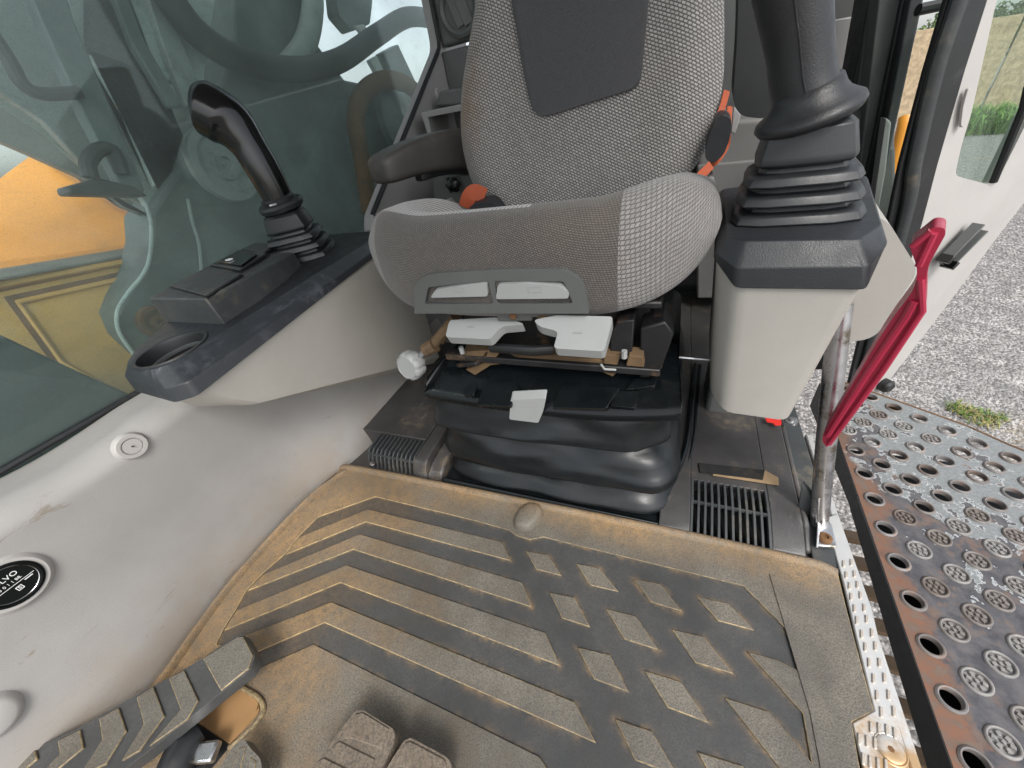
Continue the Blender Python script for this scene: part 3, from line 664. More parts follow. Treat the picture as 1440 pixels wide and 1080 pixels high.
# ---- mechanism between cushion and bellows
mech = MB(); box((-.33, .50, .30), (-.02, .80, .418), mech); box((-.36, .47, .405), (-.005, .84, .416), mech)
build('seat_frame', mech, DARKMETAL, seat, .003)
rl = MB(); bar((-.345, .455, .322), (.0, .455, .320), .02, .012, rl); bar((-.33, .46, .30), (-.28, .445, .318), .02, .008, rl)
build('slide_rail', rl, DARKMETAL, seat, .002)
pts = [(690, 510), (640, 512), (650, 500), (668, 497), (690, 500), (760, 503), (830, 508), (850, 502), (872, 505), (866, 520), (850, 528), (800, 514), (740, 508)]
build('spring_plate', prism([P(a, b_, 'y', .452) for a, b_ in [(655, 520), (700, 503), (780, 500), (850, 508), (870, 520), (862, 530), (830, 516), (740, 508), (690, 514), (668, 528)]], (0, .02, .004)), DUSTMETAL, seat, .001)
for pts in ([(646, 505), (650, 495), (690, 493), (684, 504)], [(676, 503), (682, 494), (704, 494), (698, 503)], [(848, 512), (850, 498), (872, 500), (868, 514)], [(880, 515), (884, 500), (904, 502), (906, 517)]):
    build('rail_clip', prism([P(a, b_, 'y', .447) for a, b_ in pts], (0, .02, .003)), DUSTMETAL, seat, .0015)
for px, py in ((878, 493), (648, 488)):
    q = P(px, py, 'y', .44); build('rail_stop', tube([q, q+Vector((0, .0, -.012))], .004, 8), WHITE, seat)
build('pull_wire', tube([P(845, 512, 'y', .44), P(850, 519, 'y', .44), P(866, 520, 'y', .445)], .0018, 6), WHITE, seat)
build('height_lever', tube([P(690, 489, 'y', .44), P(720, 491, 'y', .432), P(750, 493, 'y', .43), P(778, 491, 'y', .44)], .008, 10, ry=.006), GASKET, seat)
brk = build('rusty_bracket', prism([P(a, b_, 'y', .455) for a, b_ in [(868, 452), (892, 450), (888, 505), (858, 508), (858, 470)]], (0, .05, .0)), DARKMETAL, seat, .002)
build('frame_bracket', prism([P(a, b_, 'y', .46) for a, b_ in [(900, 462), (935, 452), (948, 470), (930, 520), (900, 540)]], (0, .06, 0)), DARKMETAL, seat, .003)
build('frame_bracket', prism([P(a, b_, 'y', .46) for a, b_ in [(604, 478), (632, 448), (640, 455), (622, 486)]], (0, .03, 0)), DUSTMETAL, seat, .003)
pl_ = build('centre_bracket', prism([P(a, b_, 'y', .436) for a, b_ in [(698, 440), (750, 440), (748, 452), (700, 452)]], (0, .03, 0)), GREY_D, seat, .002)
q = P(722, 444, 'y', .435); build('bracket_bolt', lathe([(.005, 0), (.005, .003), (.003, .004), (.001, .003)], q, (0, -1, 0), 10), RUST, pl_)
build('mud_clod', lathe([(.001, .008), (.007, .006), (.010, 0), (.006, -.008), (.001, -.012)], P(765, 450, 'y', .436), (0.2, -1, .1), 9), DUSTMETAL, seat)
ln = Vector((0, -.62, .78)).normalized()
for pts in ([(632, 450), (697, 446), (726, 451), (738, 456), (705, 459), (692, 474), (688, 477), (626, 474)], [(782, 443), (862, 445), (860, 455), (850, 492), (846, 494), (782, 490), (779, 487), (785, 466), (758, 459), (750, 450)]):
    p0 = P(pts[-2][0], pts[-2][1], 'y', .418)
    pc = rpoly([PP(a, b_, p0, ln) for a, b_ in pts], .006, 3)
    lv = build('seat_lever', prism(pc, (0, .006, -.015)), WHITE, seat, .0045, 4)
    xs1 = [p for p in pc]; cxx = sum(xs1, Vector())/len(xs1)
    build('lever_mark', obox(PP(pts[0][0]+30, 460 if pts[0][0] < 700 else 468, p0+ln*.0006, ln), (.006, 0, 0), ln.cross(Vector((1, 0, 0)))*.0012, ln*.0003), GREY_R, lv)
# lobed white knob on its dusty spindle
kc = P(576, 515, 'y', .43); ka = Vector((-.12, -.92, .18)).normalized(); ku = Vector((1, -.25, 0)); ku = (ku-ka*ku.dot(ka)).normalized(); kv = ka.cross(ku)
rings = []
for r, z in ((.012, -.014), (.0205, -.013), (.0225, -.010), (.0225, .000), (.021, .005), (.017, .007), (.0165, .0062), (.008, .0062)):
    ring = []
    for i in range(64):
        a = 2*math.pi*i/64; f = 1-.11*max(0, math.cos(8*a))**1.5*(r > .018); ring.append(kc+ka*z*1.25+(ku*math.cos(a)+kv*math.sin(a))*r*f*1.2)
    rings.append(ring)
kb = build('adjuster_knob', loft(rings), WHITE, seat, angle=50, label='lobed white knob at the left front corner of the seat')
build('knob_mark', obox(kc+ka*.0066, ku*.006, kv*.0008, ka*.0004), WHITE, kb)
e_ = P(640, 455, 'y', .47)
build('knob_spindle', tube([kc-ka*.012, kc.lerp(e_, .35)], .006, 10), CHROME, seat)
build('spindle_nut', tube([P(598, 493, 'y', .445), P(612, 485, 'y', .45)], [.012, .013], 10), DUSTMETAL, seat)
build('spindle_sleeve', tube([P(606, 488, 'y', .45), P(640, 448, 'y', .47)], .009, 10), DUSTMETAL, seat)

# ================================================================== SEAT BELT
belt = empty('seat_belt', tuple(P(1005, 230, 'y', .80)), 'orange seat belt strap and black buckle hanging right of the backrest', 'seat belt')
def strap(pxs, y, wd, mat, par, name='strap', tilt=(0, .3, 0)):
    mb = MB(); pts = [P(a, b_, 'y', yy) for (a, b_), yy in zip(pxs, y)]
    ring = []
    pts = cat(pts, 6)
    for i, p in enumerate(pts):
        d = (pts[min(i+1, len(pts)-1)]-pts[max(i-1, 0)]).normalized(); s_ = d.cross(Vector((0.3, -1, .2))).normalized(); nn_ = d.cross(s_)
        ring.append([p-s_*wd/2-nn_*.001, p+s_*wd/2-nn_*.001, p+s_*wd/2+nn_*.001, p-s_*wd/2+nn_*.001])
    return build(name, loft(ring), mat, par)
strap([(1022, 128), (1016, 150), (1008, 172)], [.84, .82, .81], .010, ORANGEBELT, belt)
strap([(1026, 150), (1024, 185), (1022, 205), (1010, 225), (1000, 232)], [.83, .80, .80, .79, .79], .008, ORANGEBELT, belt)
strap([(1000, 232), (990, 242), (980, 252)], [.77, .76, .75], .014, ORANGEBELT, belt)
pc = rpoly([P(a, b_, 'y', .775) for a, b_ in [(1012, 160), (1029, 165), (1028, 190), (1018, 218), (1003, 231), (991, 224), (994, 200), (1003, 178)]], .008, 4)
build('buckle', prism(pc, (0, .03, .004)), GRIPBLK, belt, .006, 3)
build('buckle_tongue', prism([P(a, b_, 'y', .77) for a, b_ in [(994, 228), (1000, 234), (999, 250), (990, 250)]], (0, .004, 0)), CHROME, belt, .001)
build('anchor_plate', prism([P(a, b_, 'y', .83) for a, b_ in [(1032, 150), (1042, 162), (1034, 188), (1028, 186)]], (0, .006, 0)), GREY_R, belt, .001)
bl2 = empty('belt_buckle', tuple(P(680, 295, 'y', .72)), 'black belt buckle with orange webbing at the left foot of the backrest', 'belt buckle')
strap([(655, 292), (659, 278), (668, 270), (682, 276)], [.71, .71, .715, .72], .028, ORANGEBELT, bl2)
pc = rpoly([P(a, b_, 'y', .70) for a, b_ in [(652, 300), (668, 285), (692, 282), (706, 300), (712, 330), (650, 330)]], .012, 4)
build('buckle', prism(pc, (0, .03, .004)), GRIPBLK, bl2, .006, 3)
# ================================================================== RIGHT CONSOLE AND JOYSTICK
rc = empty('control_console', (.13, .56, .25), 'short beige control console with thick black cap right of the seat', 'console')
zc_ = .492
bot = [Vector(p) for p in ((.045, .474, .470), (.068, .441, .4475), (.181, .436, .447), (.192, .470, .470), (.240, .72, .475), (.060, .72, .472))]
mid_ = [Vector(p) for p in ((.047, .466, .478), (.066, .443, .470), (.176, .438, .470), (.196, .470, .480), (.246, .72, .484), (.058, .72, .480))]
top = [Vector((p[0], p[1], zc_)) for p in ((.056, .480), (.069, .462), (.166, .452), (.193, .490), (.236, .70), (.064, .70))]
def rr3(l, r=.006): return rpoly(l, r, 3)
build('console_cap', loft([rr3(bot), rr3(mid_), rr3(top)]), CAPBLK, rc, .0025, 3, angle=30)
b1 = [Vector(p) for p in ((.048, .474, .472), (.069, .445, .452), (.179, .440, .452), (.189, .472, .472), (.236, .715, .475), (.062, .715, .473))]
b2 = [Vector(p) for p in ((.069, .474, .275), (.088, .450, .258), (.163, .447, .256), (.172, .474, .262), (.20, .66, .262), (.075, .66, .268))]
b3 = [Vector(p) for p in ((.074, .49, .262), (.092, .462, .252), (.160, .458, .250), (.168, .49, .256), (.19, .64, .256), (.08, .64, .262))]
build('console_body', loft([rr3(b1, .012), rr3([a.lerp(b, .5) for a, b in zip(b1, b2)], .012), rr3(b2, .012), rr3(b3, .012)]), BEIGE, rc, .002, 3, angle=40)
pc = rpoly([P(a, b_, 'y', .56) for a, b_ in [(1205, 300), (1247, 308), (1288, 374), (1287, 388), (1230, 477), (1178, 482), (1170, 400)]], [.005, .015, .012, .006, .02, .008, .005], 5)
build('console_arm', prism(pc, (.05, .25, -.02)), BEIGE, rc, .008, 4)
build('console_post', box((.10, .70, .0), (.17, .80, .40)), GREY_D, rc, .01, 3)
jr = empty('joystick', (.137, .6, zc_), 'black joystick with wide tilted collar on the right console, nearest to the open door', 'joystick')
def boot(par, base, basehx, basehy, topc, tophx, tophy, z0, z1, zt_, ex, ey, npl, mat, name='boot'):
    rings = []; ex, ey = Vector(ex), Vector(ey)
    base, topc = Vector(base), Vector(topc)
    steps = []
    for k in range(npl):
        a = k/npl
        for f, d in ((.0, -.002), (.06, .002), (.14, .004), (.52, .002), (.60, .000), (.66, -.009), (.94, -.010)): steps.append((a+f/npl, d))
    steps += [(1.0, -.004), (1.04, -.001)]
    tmax = 1.0
    for t, d in steps:
        frac = t*(z1-z0)/(zt_-z0); c = base.lerp(topc, frac); hx = basehx+(tophx-basehx)*frac + d; hy = basehy+(tophy-basehy)*frac + d
        q = [c+ex*hx*sx+ey*hy*sy for sx, sy in ((-1, -1), (1, -1), (1, 1), (-1, 1))]; rings.append(rpoly(q, min(hx, hy)*.5, 2))
    for frac, d in (((z1-z0)/(zt_-z0)+.06, 0), (.7, 0.), (.95, 0), (1.0, -.004)):
        c = base.lerp(topc, frac); hx = basehx+(tophx-basehx)*frac+d; hy = basehy+(tophy-basehy)*frac+d
        q = [c+ex*hx*sx+ey*hy*sy for sx, sy in ((-1, -1), (1, -1), (1, 1), (-1, 1))]; rings.append(rpoly(q, min(hx, hy)*.5, 2))
    return build(name, loft(rings), mat, par, .0009, 2, angle=35)
boot(jr, (.132, .574, zc_-.001), .062, .070, (.122, .556, .585), .038, .036, zc_, .548, .585, (1, -.02, 0), (.12, 1, 0), 3, BOOT)
cax = Vector((-.26, -.10, 1)).normalized(); cc = Vector((.117, .548, .590))
build('collar', lathe([(.001, -.009), (.036, -.008), (.0440, -.0045), (.0465, .000), (.0450, .004), (.040, .0075), (.0345, .012), (.0305, .018), (.0280, .026), (.001, .028)], cc, cax, 48), GRIPBLK, jr, angle=80)
hp = cat([cc+cax*.012, (.105, .549, .620), (.0945, .549, .650), (.079, .546, .690), (.060, .538, .740), (.040, .525, .79)], 6)
nn = len(hp)
build('grip', tube(hp, [.0270+.005*ss(i/nn, .35, .8) for i in range(nn)], 32, ry=[.029 for i in range(nn)], up=(1, 0, 0)), GRIPBLK, jr, angle=180)
sm = [p+Vector((.0285, 0, .006))*.0+Vector((-.004, -.0292, 0)) for p in hp[2:]]
build('grip_seam', tube(sm, .0008, 6), GASKET, jr)

# ================================================================== LEFT CONSOLE AND JOYSTICK
lc = empty('control_console', (-.68, .45, .2), 'beige control console with scuffed black cap and cup holder below the side window', 'console')
def lt(x, y): return Vector((x, y, .4447+.0323*(y-.197)))
def lb(x, y): return Vector((x, y, .404+.082*(y-.19)))
botL = [lb(-.745, .222), lb(-.716, .194), lb(-.604, .187), lb(-.579, .203), lb(-.579, .74), lb(-.875, .74), lb(-.865, .50), lb(-.795, .30)]
midL = [lt(-.750, .232)-Vector((0, 0, .016)), lt(-.716, .197)-Vector((0, 0, .016)), lt(-.607, .190)-Vector((0, 0, .020)), lt(-.583, .207)-Vector((0, 0, .020)), lt(-.583, .74)-Vector((0, 0, .008)), lt(-.878, .74)-Vector((0, 0, .012)), lt(-.868, .5)-Vector((0, 0, .012)), lt(-.799, .31)-Vector((0, 0, .012))]
topL = [lt(-.742, .240), lt(-.708, .209), lt(-.632, .201), lt(-.615, .218), lt(-.615, .735), lt(-.872, .735), lt(-.860, .505), lt(-.790, .318)]
build('console_cap', loft([rr3(botL), rr3(midL), rr3(topL)], cap=False), CAPSCUFF, lc, .0015, 3, angle=30)
cupc = P(240, 490, 'z', .4475); cx_, cy_ = cupc.x, cupc.y
e3 = Vector((0, 1, .0323)); o3 = lt(0, 0)
cr_ = .046
build('cap_top', plate([(p.x, p.y) for p in rr3(topL)], [circ(cx_, cy_, cr_, 40)], o3-Vector((0, 0, .0022)), (1, 0, 0), e3, (0, 0, .0022)), CAPBLK, lc, smooth=False)
cup = lathe([(cr_+.004, .0), (cr_+.003, .0018), (cr_-.002, .0012), (cr_-.004, -.004), (cr_-.005, -.05), (cr_-.012, -.055), (.001, -.055)], lt(cx_, cy_), (0, -.0323, 1), 48, cap=False)
ch = build('cup_holder', cup, GASKET, lc)
for dz, a in ((-.018, .3), (-.030, .5)):
    ring = [lt(cx_, cy_)+Vector(((cr_-.006)*math.cos(t), (cr_-.006)*math.sin(t), dz+.004*math.sin(t+a))) for t in [a+i*.16 for i in range(26)]]
    build('cup_ring', tube(ring, .0035, 6), CAPDUST, ch)
# beige body below the cap
def beige(px, py, z): return P(px, py, 'z', z)
u1 = [lb(-.742, .226), lb(-.714, .199), lb(-.606, .192), lb(-.584, .206), lb(-.584, .74), lb(-.87, .74), lb(-.86, .5), lb(-.79, .305)]
u2 = [Vector(p) for p in ((-.75, .245, .386), (-.72, .218, .374), (-.625, .212, .370), (-.594, .235, .364), (-.588, .74, .22), (-.87, .74, .22), (-.86, .5, .32), (-.79, .33, .37))]
u3 = [Vector(p) for p in ((-.75, .275, .362), (-.72, .245, .352), (-.640, .240, .346), (-.603, .262, .334), (-.590, .74, .105), (-.87, .74, .105), (-.86, .52, .22), (-.79, .36, .32))]
u4 = [Vector(p) for p in ((-.76, .32, .345), (-.735, .30, .338), (-.675, .295, .330), (-.635, .315, .318), (-.618, .74, .080), (-.88, .74, .080), (-.87, .54, .20), (-.80, .38, .31))]
build('console_body', loft([rr3(u1, .01), rr3(u2, .012), rr3(u3, .012), rr3(u4, .012)]), BEIGEL, lc, .004, 3, angle=40)
# raised switch box
zs = .491
sb = [(-.800, .318), (-.640, .318), (-.648, .40), (-.668, .475), (-.70, .545), (-.845, .60), (-.868, .55)]
low = [lt(x, y)-Vector((0, 0, .003)) for x, y in sb]; hi = [Vector((x*1.0+(.004 if x < -.75 else -.006), y+.002, zs)) for x, y in sb]
hi[4].z -= .012; hi[5].z -= .008; hi[3].z -= .002
sw = build('switch_box', loft([low, hi]), CAPDUST, lc, .003, 3, angle=30)
def onbox(pxs, z): return [P(a, b_, 'z', z) for a, b_ in pxs]
for pxs, nm in (([(240, 404), (291, 418), (340, 387), (294, 376)], 'switch_blank'), ([(296, 374), (338, 381), (376, 357), (336, 353)], 'switch_blank'), ([(340, 352), (372, 356), (388, 346), (360, 342)], 'switch_blank')):
    a = onbox(pxs, zs+.0008); cen = sum(a, Vector())/4
    pn = build(nm, prism(rpoly([cen+(p-cen)*.97 for p in a], .003, 2), (0, 0, .0025)), CAPDUST, lc, .001, 2)
    build('blank_groove', plate([(p.x, p.y) for p in [cen+(p-cen)*1.03 for p in a]], [[(p.x, p.y) for p in [cen+(p-cen)*1.0 for p in a]]], (0, 0, zs-.001), (1, 0, 0), (0, 1, 0), (0, 0, .0026)), GASKET, pn)
a = onbox([(306, 370), (340, 376), (362, 360), (332, 357)], zs+.004); cen = sum(a, Vector())/4
build('rocker_switch', prism(rpoly(a, .003, 2), (.002, 0, .004)), GLOSSBLK, lc, .002, 2)
build('rocker_lens', obox(P(322, 365, 'z', zs+.010), (.006, 0, 0), (0, .004, 0), (0, 0, .0008)), PRINT, lc)
jl = empty('joystick', tuple(P(432, 362, 'z', .458)), 'glossy black curved joystick on ribbed boot beside the side window', 'joystick')
bb = P(430, 358, 'z', .456); xb = bb.x
tpc = P(398, 298, 'x', xb+.012)
exl, eyl = Vector((.85, .53, .02)).normalized(), Vector((-.53, .85, .03)).normalized()
boot(jl, bb, .060, .060, tpc, .036, .036, .456, .515, tpc.z, exl, eyl, 3, BOOT)
ax_ = (P(370, 240, 'x', xb+.012)-P(400, 290, 'x', xb+.012)).normalized()
cl = P(395, 287, 'x', xb+.012)
build('collar', lathe([(.001, -.016), (.034, -.013), (.043, -.007), (.0445, .0), (.041, .005), (.032, .006), (.0325, .012), (.029, .015), (.001, .016)], cl, ax_, 40), BOOT, jl)
build('collar_tab', obox(P(384, 288, 'x', xb+.045), (.003, .005, 0), (0, .001, 0), (0, 0, .0015)), CHROME, jl)
sp_ = cat([P(a_, b_, 'x', xb+dx) for a_, b_, dx in ((396, 289, .012), (384, 264, .010), (364, 228, .004), (346, 200, -.004), (326, 177, -.018), (303, 161, -.034), (285, 152, -.048), (272, 148, -.058))], 6)
nn = len(sp_); L_ = [i/(nn-1) for i in range(nn)]
rr_ = [(.0295+.004*ss(t, .0, .3)+.0150*ss(t, .35, .66)-.003*ss(t, .8, .92))*(max(.0004, 1-max(0, (t-.80)/.20)**2.2))**.5 for t in L_]
build('grip', tube(sp_, rr_, 32, ry=[r*.92 for r in rr_], up=(0, 0, 1)), GLOSSBLK, jl, angle=180)
qd = (sp_[-1]-sp_[-4]).normalized(); q = sp_[-5]+Vector((0, 0, .024))


# ================================================================== FLOOR, MAT
fl_ = box((-.80, -.8, -.06), (.285, 1.38, -.004))
build('cab_floor', fl_, FLOORP, kind='structure', smooth=False)
Z7 = lambda l: [(250+a/2.4549, 640+b_/2.4549) for a, b_ in l]
Z8 = lambda l: [(680+a/2.7, 680+b_/2.7) for a, b_ in l]
def fl2d(pxs, z=.004): return [Vector((p.x, p.y, 0)) for p in (P(a, b_, 'z', z) for a, b_ in pxs)]
outl = fl2d([(478, 662), (500, 656), (745, 714), (1100, 787), (1178, 808)], .004) + fl2d([(1188, 850), (1205, 915), (1228, 1000), (1197, 1016), (1210, 1090)], .004) + [Vector((.262, -.30, 0)), Vector((-.74, -.30, 0)), Vector((-.722, -.06, 0))] + fl2d([(240, 942), (335, 812), (408, 732)], .004)
floor_mat = empty('floor_mat', (-.22, .1, 0), 'dusty rubber floor mat with moulded chevrons and diamonds, in front of the seat', 'floor mat')
rec = Z7([(425, 275), (485, 215), (683, 145)]) + Z8([(-30, 143), (100, 180), (125, 200), (175, 215), (230, 205), (255, 212), (985, 390), (1170, 577), (1192, 710), (1110, 670), (1000, 640), (1210, 872), (1242, 1058), (1083, 868), (915, 815), (1120, 1078), (1250, 1260), (900, 1420), (420, 1360)]) + Z7([(1252, 1045), (470, 655), (265, 745), (258, 690), (150, 655), (135, 655), (158, 605), (203, 533), (238, 468), (302, 403), (372, 342)])
rec2 = fl2d(rec)
ribs = [Z7([(418, 284), (655, 187), (1120, 300), (1150, 365), (648, 230), (372, 343)]), Z7([(296, 412), (628, 273), (1190, 440), (1222, 525), (605, 325), (238, 469)]),
        Z7([(203, 536), (582, 380)])+Z8([(235, 567), (290, 692)])+Z7([(560, 440), (158, 606)]), Z7([(148, 656), (530, 507)])+Z8([(347, 830), (428, 986)])+Z7([(505, 578), (260, 684)])]
dias = [Z8(l) for l in ([(160, 255), (245, 270), (298, 350), (200, 325)], [(352, 303), (440, 320), (513, 410), (405, 385)], [(570, 362), (672, 380), (755, 485), (637, 450)], [(810, 428), (930, 455), (1030, 558), (890, 520)], [(250, 412), (345, 432), (405, 545), (298, 510)], [(465, 475), (580, 503), (665, 632), (535, 590)], [(715, 553), (835, 580), (950, 722), (805, 680)], [(355, 620), (480, 650), (552, 792), (420, 742)], [(612, 710), (750, 752), (858, 910), (700, 850)], [(500, 893), (640, 940), (740, 1112), (575, 1050)], [(812, 1018), (985, 1072), (1110, 1260), (910, 1190)])]
ribs2 = [fl2d(l, .0065) for l in ribs]; dias2 = [fl2d(l, .0065) for l in dias]
# smooth base sheet with dust gathered along every moulded edge (dust amount is stored per vertex)
segs = []
for poly in [rec2]+ribs2+dias2:
    for i in range(len(poly)): segs.append((poly[i].x, poly[i].y, poly[(i+1) % len(poly)].x, poly[(i+1) % len(poly)].y))
segs = np.array(segs); step = .0026
xs = np.arange(-.73, .235, step); ys = np.arange(-.28, .37, step); X, Y = np.meshgrid(xs, ys); pts = np.stack([X.ravel(), Y.ravel()], 1)
dmin = np.full(len(pts), 9.)
for x0, y0, x1, y1 in segs:
    d = np.array([x1-x0, y1-y0]); L2 = max(1e-9, d@d); t = np.clip(((pts-[x0, y0])@d)/L2, 0, 1); dmin = np.minimum(dmin, np.hypot(pts[:, 0]-x0-t*d[0], pts[:, 1]-y0-t*d[1]))
dust = np.exp(-(dmin/.0032)**1.0)*.85
mb = MB(); mb.v = [Vector((a, b_, .0030)) for a, b_ in pts]; nx, ny = len(xs), len(ys)
mb.f = [(j*nx+i, j*nx+i+1, (j+1)*nx+i+1, (j+1)*nx+i) for j in range(ny-1) for i in range(nx-1)]; mb.mi = [0]*len(mb.f)
bs = build('mat_base', mb, MATSM, floor_mat, smooth=False)
at = bs.data.attributes.new('dust', 'FLOAT', 'POINT'); at.data.foreach_set('value', dust.astype(np.float32))
build('mat_border', plate([(p.x, p.y) for p in outl], [[(p.x, p.y) for p in rec2]], (0, 0, 0), (1, 0, 0), (0, 1, 0), (0, 0, .0062)), [MATTEX, MATEDGE], floor_mat, .0009, 2, bmat=1, angle=30)
for poly in ribs2: build('chevron_rib', prism([Vector((p.x, p.y, .002)) for p in poly], (0, 0, .0046)), [MATTEX, MATEDGE], floor_mat, .0011, 2, bmat=1, angle=30)
for poly in dias2: build('diamond_stud', prism([Vector((p.x, p.y, .002)) for p in poly], (0, 0, .0042)), [MATTEX, MATEDGE], floor_mat, .0011, 2, bmat=1, angle=30)
# rolled rear edge, raised wall-side rim, bump, raised tread band on the right
def lip(pxs, zs_, w_, h_, name, z=.006, mat=MATTEX, flat=(0, 0, 1)):
    pts = cat([Vector((p.x, p.y, z)) for p in (P(a, b_, 'z', z) for a, b_ in pxs)], 8); rings = []
    for i, p in enumerate(pts):
        d = (pts[min(i+1, len(pts)-1)]-pts[max(i-1, 0)]).normalized(); s_ = d.cross(Vector((0, 0, 1))); k = min(1, .35+4*min(i, len(pts)-1-i)/len(pts))
        rings.append([p+s_*w_*math.cos(a)+Vector((0, 0, -.004+(h_*k+.004)*max(0, math.sin(a))**.8)) for a in [math.pi*i_/8 for i_ in range(9)]])
    return build(name, loft(rings, closed=False, cap=False), mat, floor_mat, angle=80)
lip([(482, 661), (505, 660), (745, 708), (960, 752), (1110, 786), (1150, 795), (1178, 806)], None, .0085, .009, 'rolled_edge')
lip([(486, 662), (450, 692), (408, 733), (335, 814), (285, 880), (240, 945), (170, 1040)], None, .005, .014, 'side_rim')
bc = P(743, 727, 'z', .008); rings = []
for k, (r, z) in enumerate(((1.12, -.006), (1.0, .000), (.96, .006), (.85, .011), (.6, .0135), (.2, .0145))):
    rings.append([bc+Vector((.0235*r*math.copysign(abs(math.cos(a))**.8, math.cos(a))+.006*math.sin(a)*r, .031*r*math.sin(a), z)) for a in [2*math.pi*i/32 for i in range(32)]])
build('mat_bump', loft(rings), MATTEX, floor_mat, angle=180)
band = [P(a, b_, 'z', .0065) for a, b_ in Z8([(1085, 345), (1190, 375), (1352, 1078)])] + [Vector((.225, -.30, .0065)), Vector((.207, -.30, .0065)), Vector((.2055, .2, .0065))]
build('mat_band', prism(band, (0, 0, .0011)), [MATTEX, MATEDGE], floor_mat, .0006, 2)
# rear floor panels with their duct grilles
fp = empty('floor_panel', (.14, .6, 0), 'dark grey floor panel with black duct grille below the right console', 'floor panel')
prof_ = [(.402, .000), (.410, .010), (.425, .016), (.462, .028), (.480, .0305), (.90, .045), (1.3, .045)]
mb = MB(); xs_ = [.022, .03, .045, .07]
build('panel_edge', prism([(.022, p[0], p[1]) for p in prof_]+[(.022, 1.3, -.004), (.022, .402, -.004)], (.050, 0, 0)), FLOORP, fp, .003, 2)
build('panel_side', prism([(.1945, p[0], p[1]) for p in prof_]+[(.1945, 1.3, -.004), (.1945, .402, -.004)], (.045, 0, 0)), FLOORP, fp, .003, 2)
build('panel_back', prism([(.072, p[0], p[1]) for p in [(.5075, .0317)]+prof_[5:]]+[(.072, 1.3, -.004), (.072, .5075, -.004)], (.1225, 0, 0)), FLOORP, fp, .001, 2)
build('panel_front', prism([(.072, .402, 0), (.072, .407, .008), (.072, .410, .010), (.072, .410, -.004), (.072, .402, -.004)], (.1225, 0, 0)), FLOORP, fp, .001, 2)
gp = [(.408, .0095), (.425, .016), (.462, .028), (.480, .0305), (.509, .0319)]
def grille(x0, x1, ns, prof2d, par, mat, wdt):
    st = (x1-x0)/ns
    for k in range(ns+1):
        x = x0+k*st; mb = MB()
        lo = [(x-wdt/2, a, b_-.012) for a, b_ in reversed(prof2d)]; prism([(x-wdt/2, a, b_) for a, b_ in prof2d]+lo, (wdt, 0, 0), mb)
        build('slat', mb, mat, par, .0008, 2)
    ym = prof2d[2]; build('cross_bar', box((x0, ym[0]-.002, ym[1]-.006), (x1, ym[0]+.002, ym[1]-.0005)), mat, par)
gr = build('duct_grille', box((.073, .412, -.003), (.194, .506, -.0015)), GASKET, fp)
grille(.0745, .1925, 11, gp, gr, CAPDUST, .0042)
build('panel_rib', prism([(.2405, .42, .006), (.2405, .46, .026), (.2405, 1.0, .038), (.2405, 1.0, -.002), (.2405, .42, -.002)], (.009, 0, 0)), FLOORP, fp, .003, 2)
build('edge_strip', prism([(.2500, .40, .002), (.2500, .47, .010), (.2500, 1.0, .012), (.2500, 1.0, -.003), (.2500, .40, -.003)], (.036, 0, 0)), CAPDUST, fp, .002, 2)
pc = [P(a, b_, 'z', .0365) for a, b_ in [(982, 653), (1076, 662), (1094, 671), (1095, 682), (1040, 674), (1000, 668)]]
vl = build('velcro_strip', prism([p for p in [P(a, b_, 'z', .0345) for a, b_ in [(982, 652), (1075, 662), (1072, 676), (984, 665)]]], (0, 0, .003)), VELCRO, fp, .001)
build('velcro_tab', prism([P(a, b_, 'z', .0345) for a, b_ in [(1075, 662), (1094, 672), (1095, 683), (1002, 669), (1003, 666), (1072, 676)]], (0, 0, .002)), TANRAG, fp, .0006)
q = P(1113, 592, 'z', .045); build('panel_screw', lathe([(.012, -.002), (.012, .002), (.006, .003), (.0055, .007), (.001, .0075)], q, (0, 0, 1), 16), CHROME, fp)
tg_ = tag = build('warning_tag', prism(rpoly([P(a, b_, 'z', .048) for a, b_ in [(1076, 588), (1098, 590), (1099, 598), (1090, 599), (1086, 595), (1078, 594)]], .002, 2), (0, 0, .0015)), simple('red_print', (.62, .03, .02), .4), fp)
q0 = P(950, 505, 'y', .60); build('latch_rod', tube([P(955, 502, 'y', .56), P(1003, 506, 'y', .56)], .003, 8), CHROME, fp)
# black tray edge round the bellows
tr_ = empty('seat_tray', (-.19, .42, 0), 'black plastic tray round the foot of the bellows', 'tray')
build('tray_floor', box((-.43, .403, -.004), (.021, .90, .004)), VINYL, tr_, .002)
build('tray_front', prism([(-.43, .404, .004), (-.43, .412, .012), (-.43, .420, .004)], (.451, 0, 0)), VINYL, tr_, .002, 3)
rp_ = [P(978, 512, 'z', .05), P(972, 560, 'z', .045), P(968, 610, 'z', .04), P(958, 650, 'z', .035), P(938, 682, 'z', .03), P(905, 706, 'z', .024), P(860, 712, 'z', .016)]
build('tray_bead', tube(cat(rp_, 6), .005, 8), VINYL, tr_)
build('tray_bead', tube(cat([p+Vector((.012, .006, -.006)) for p in rp_], 6), .004, 8), VINYL, tr_)
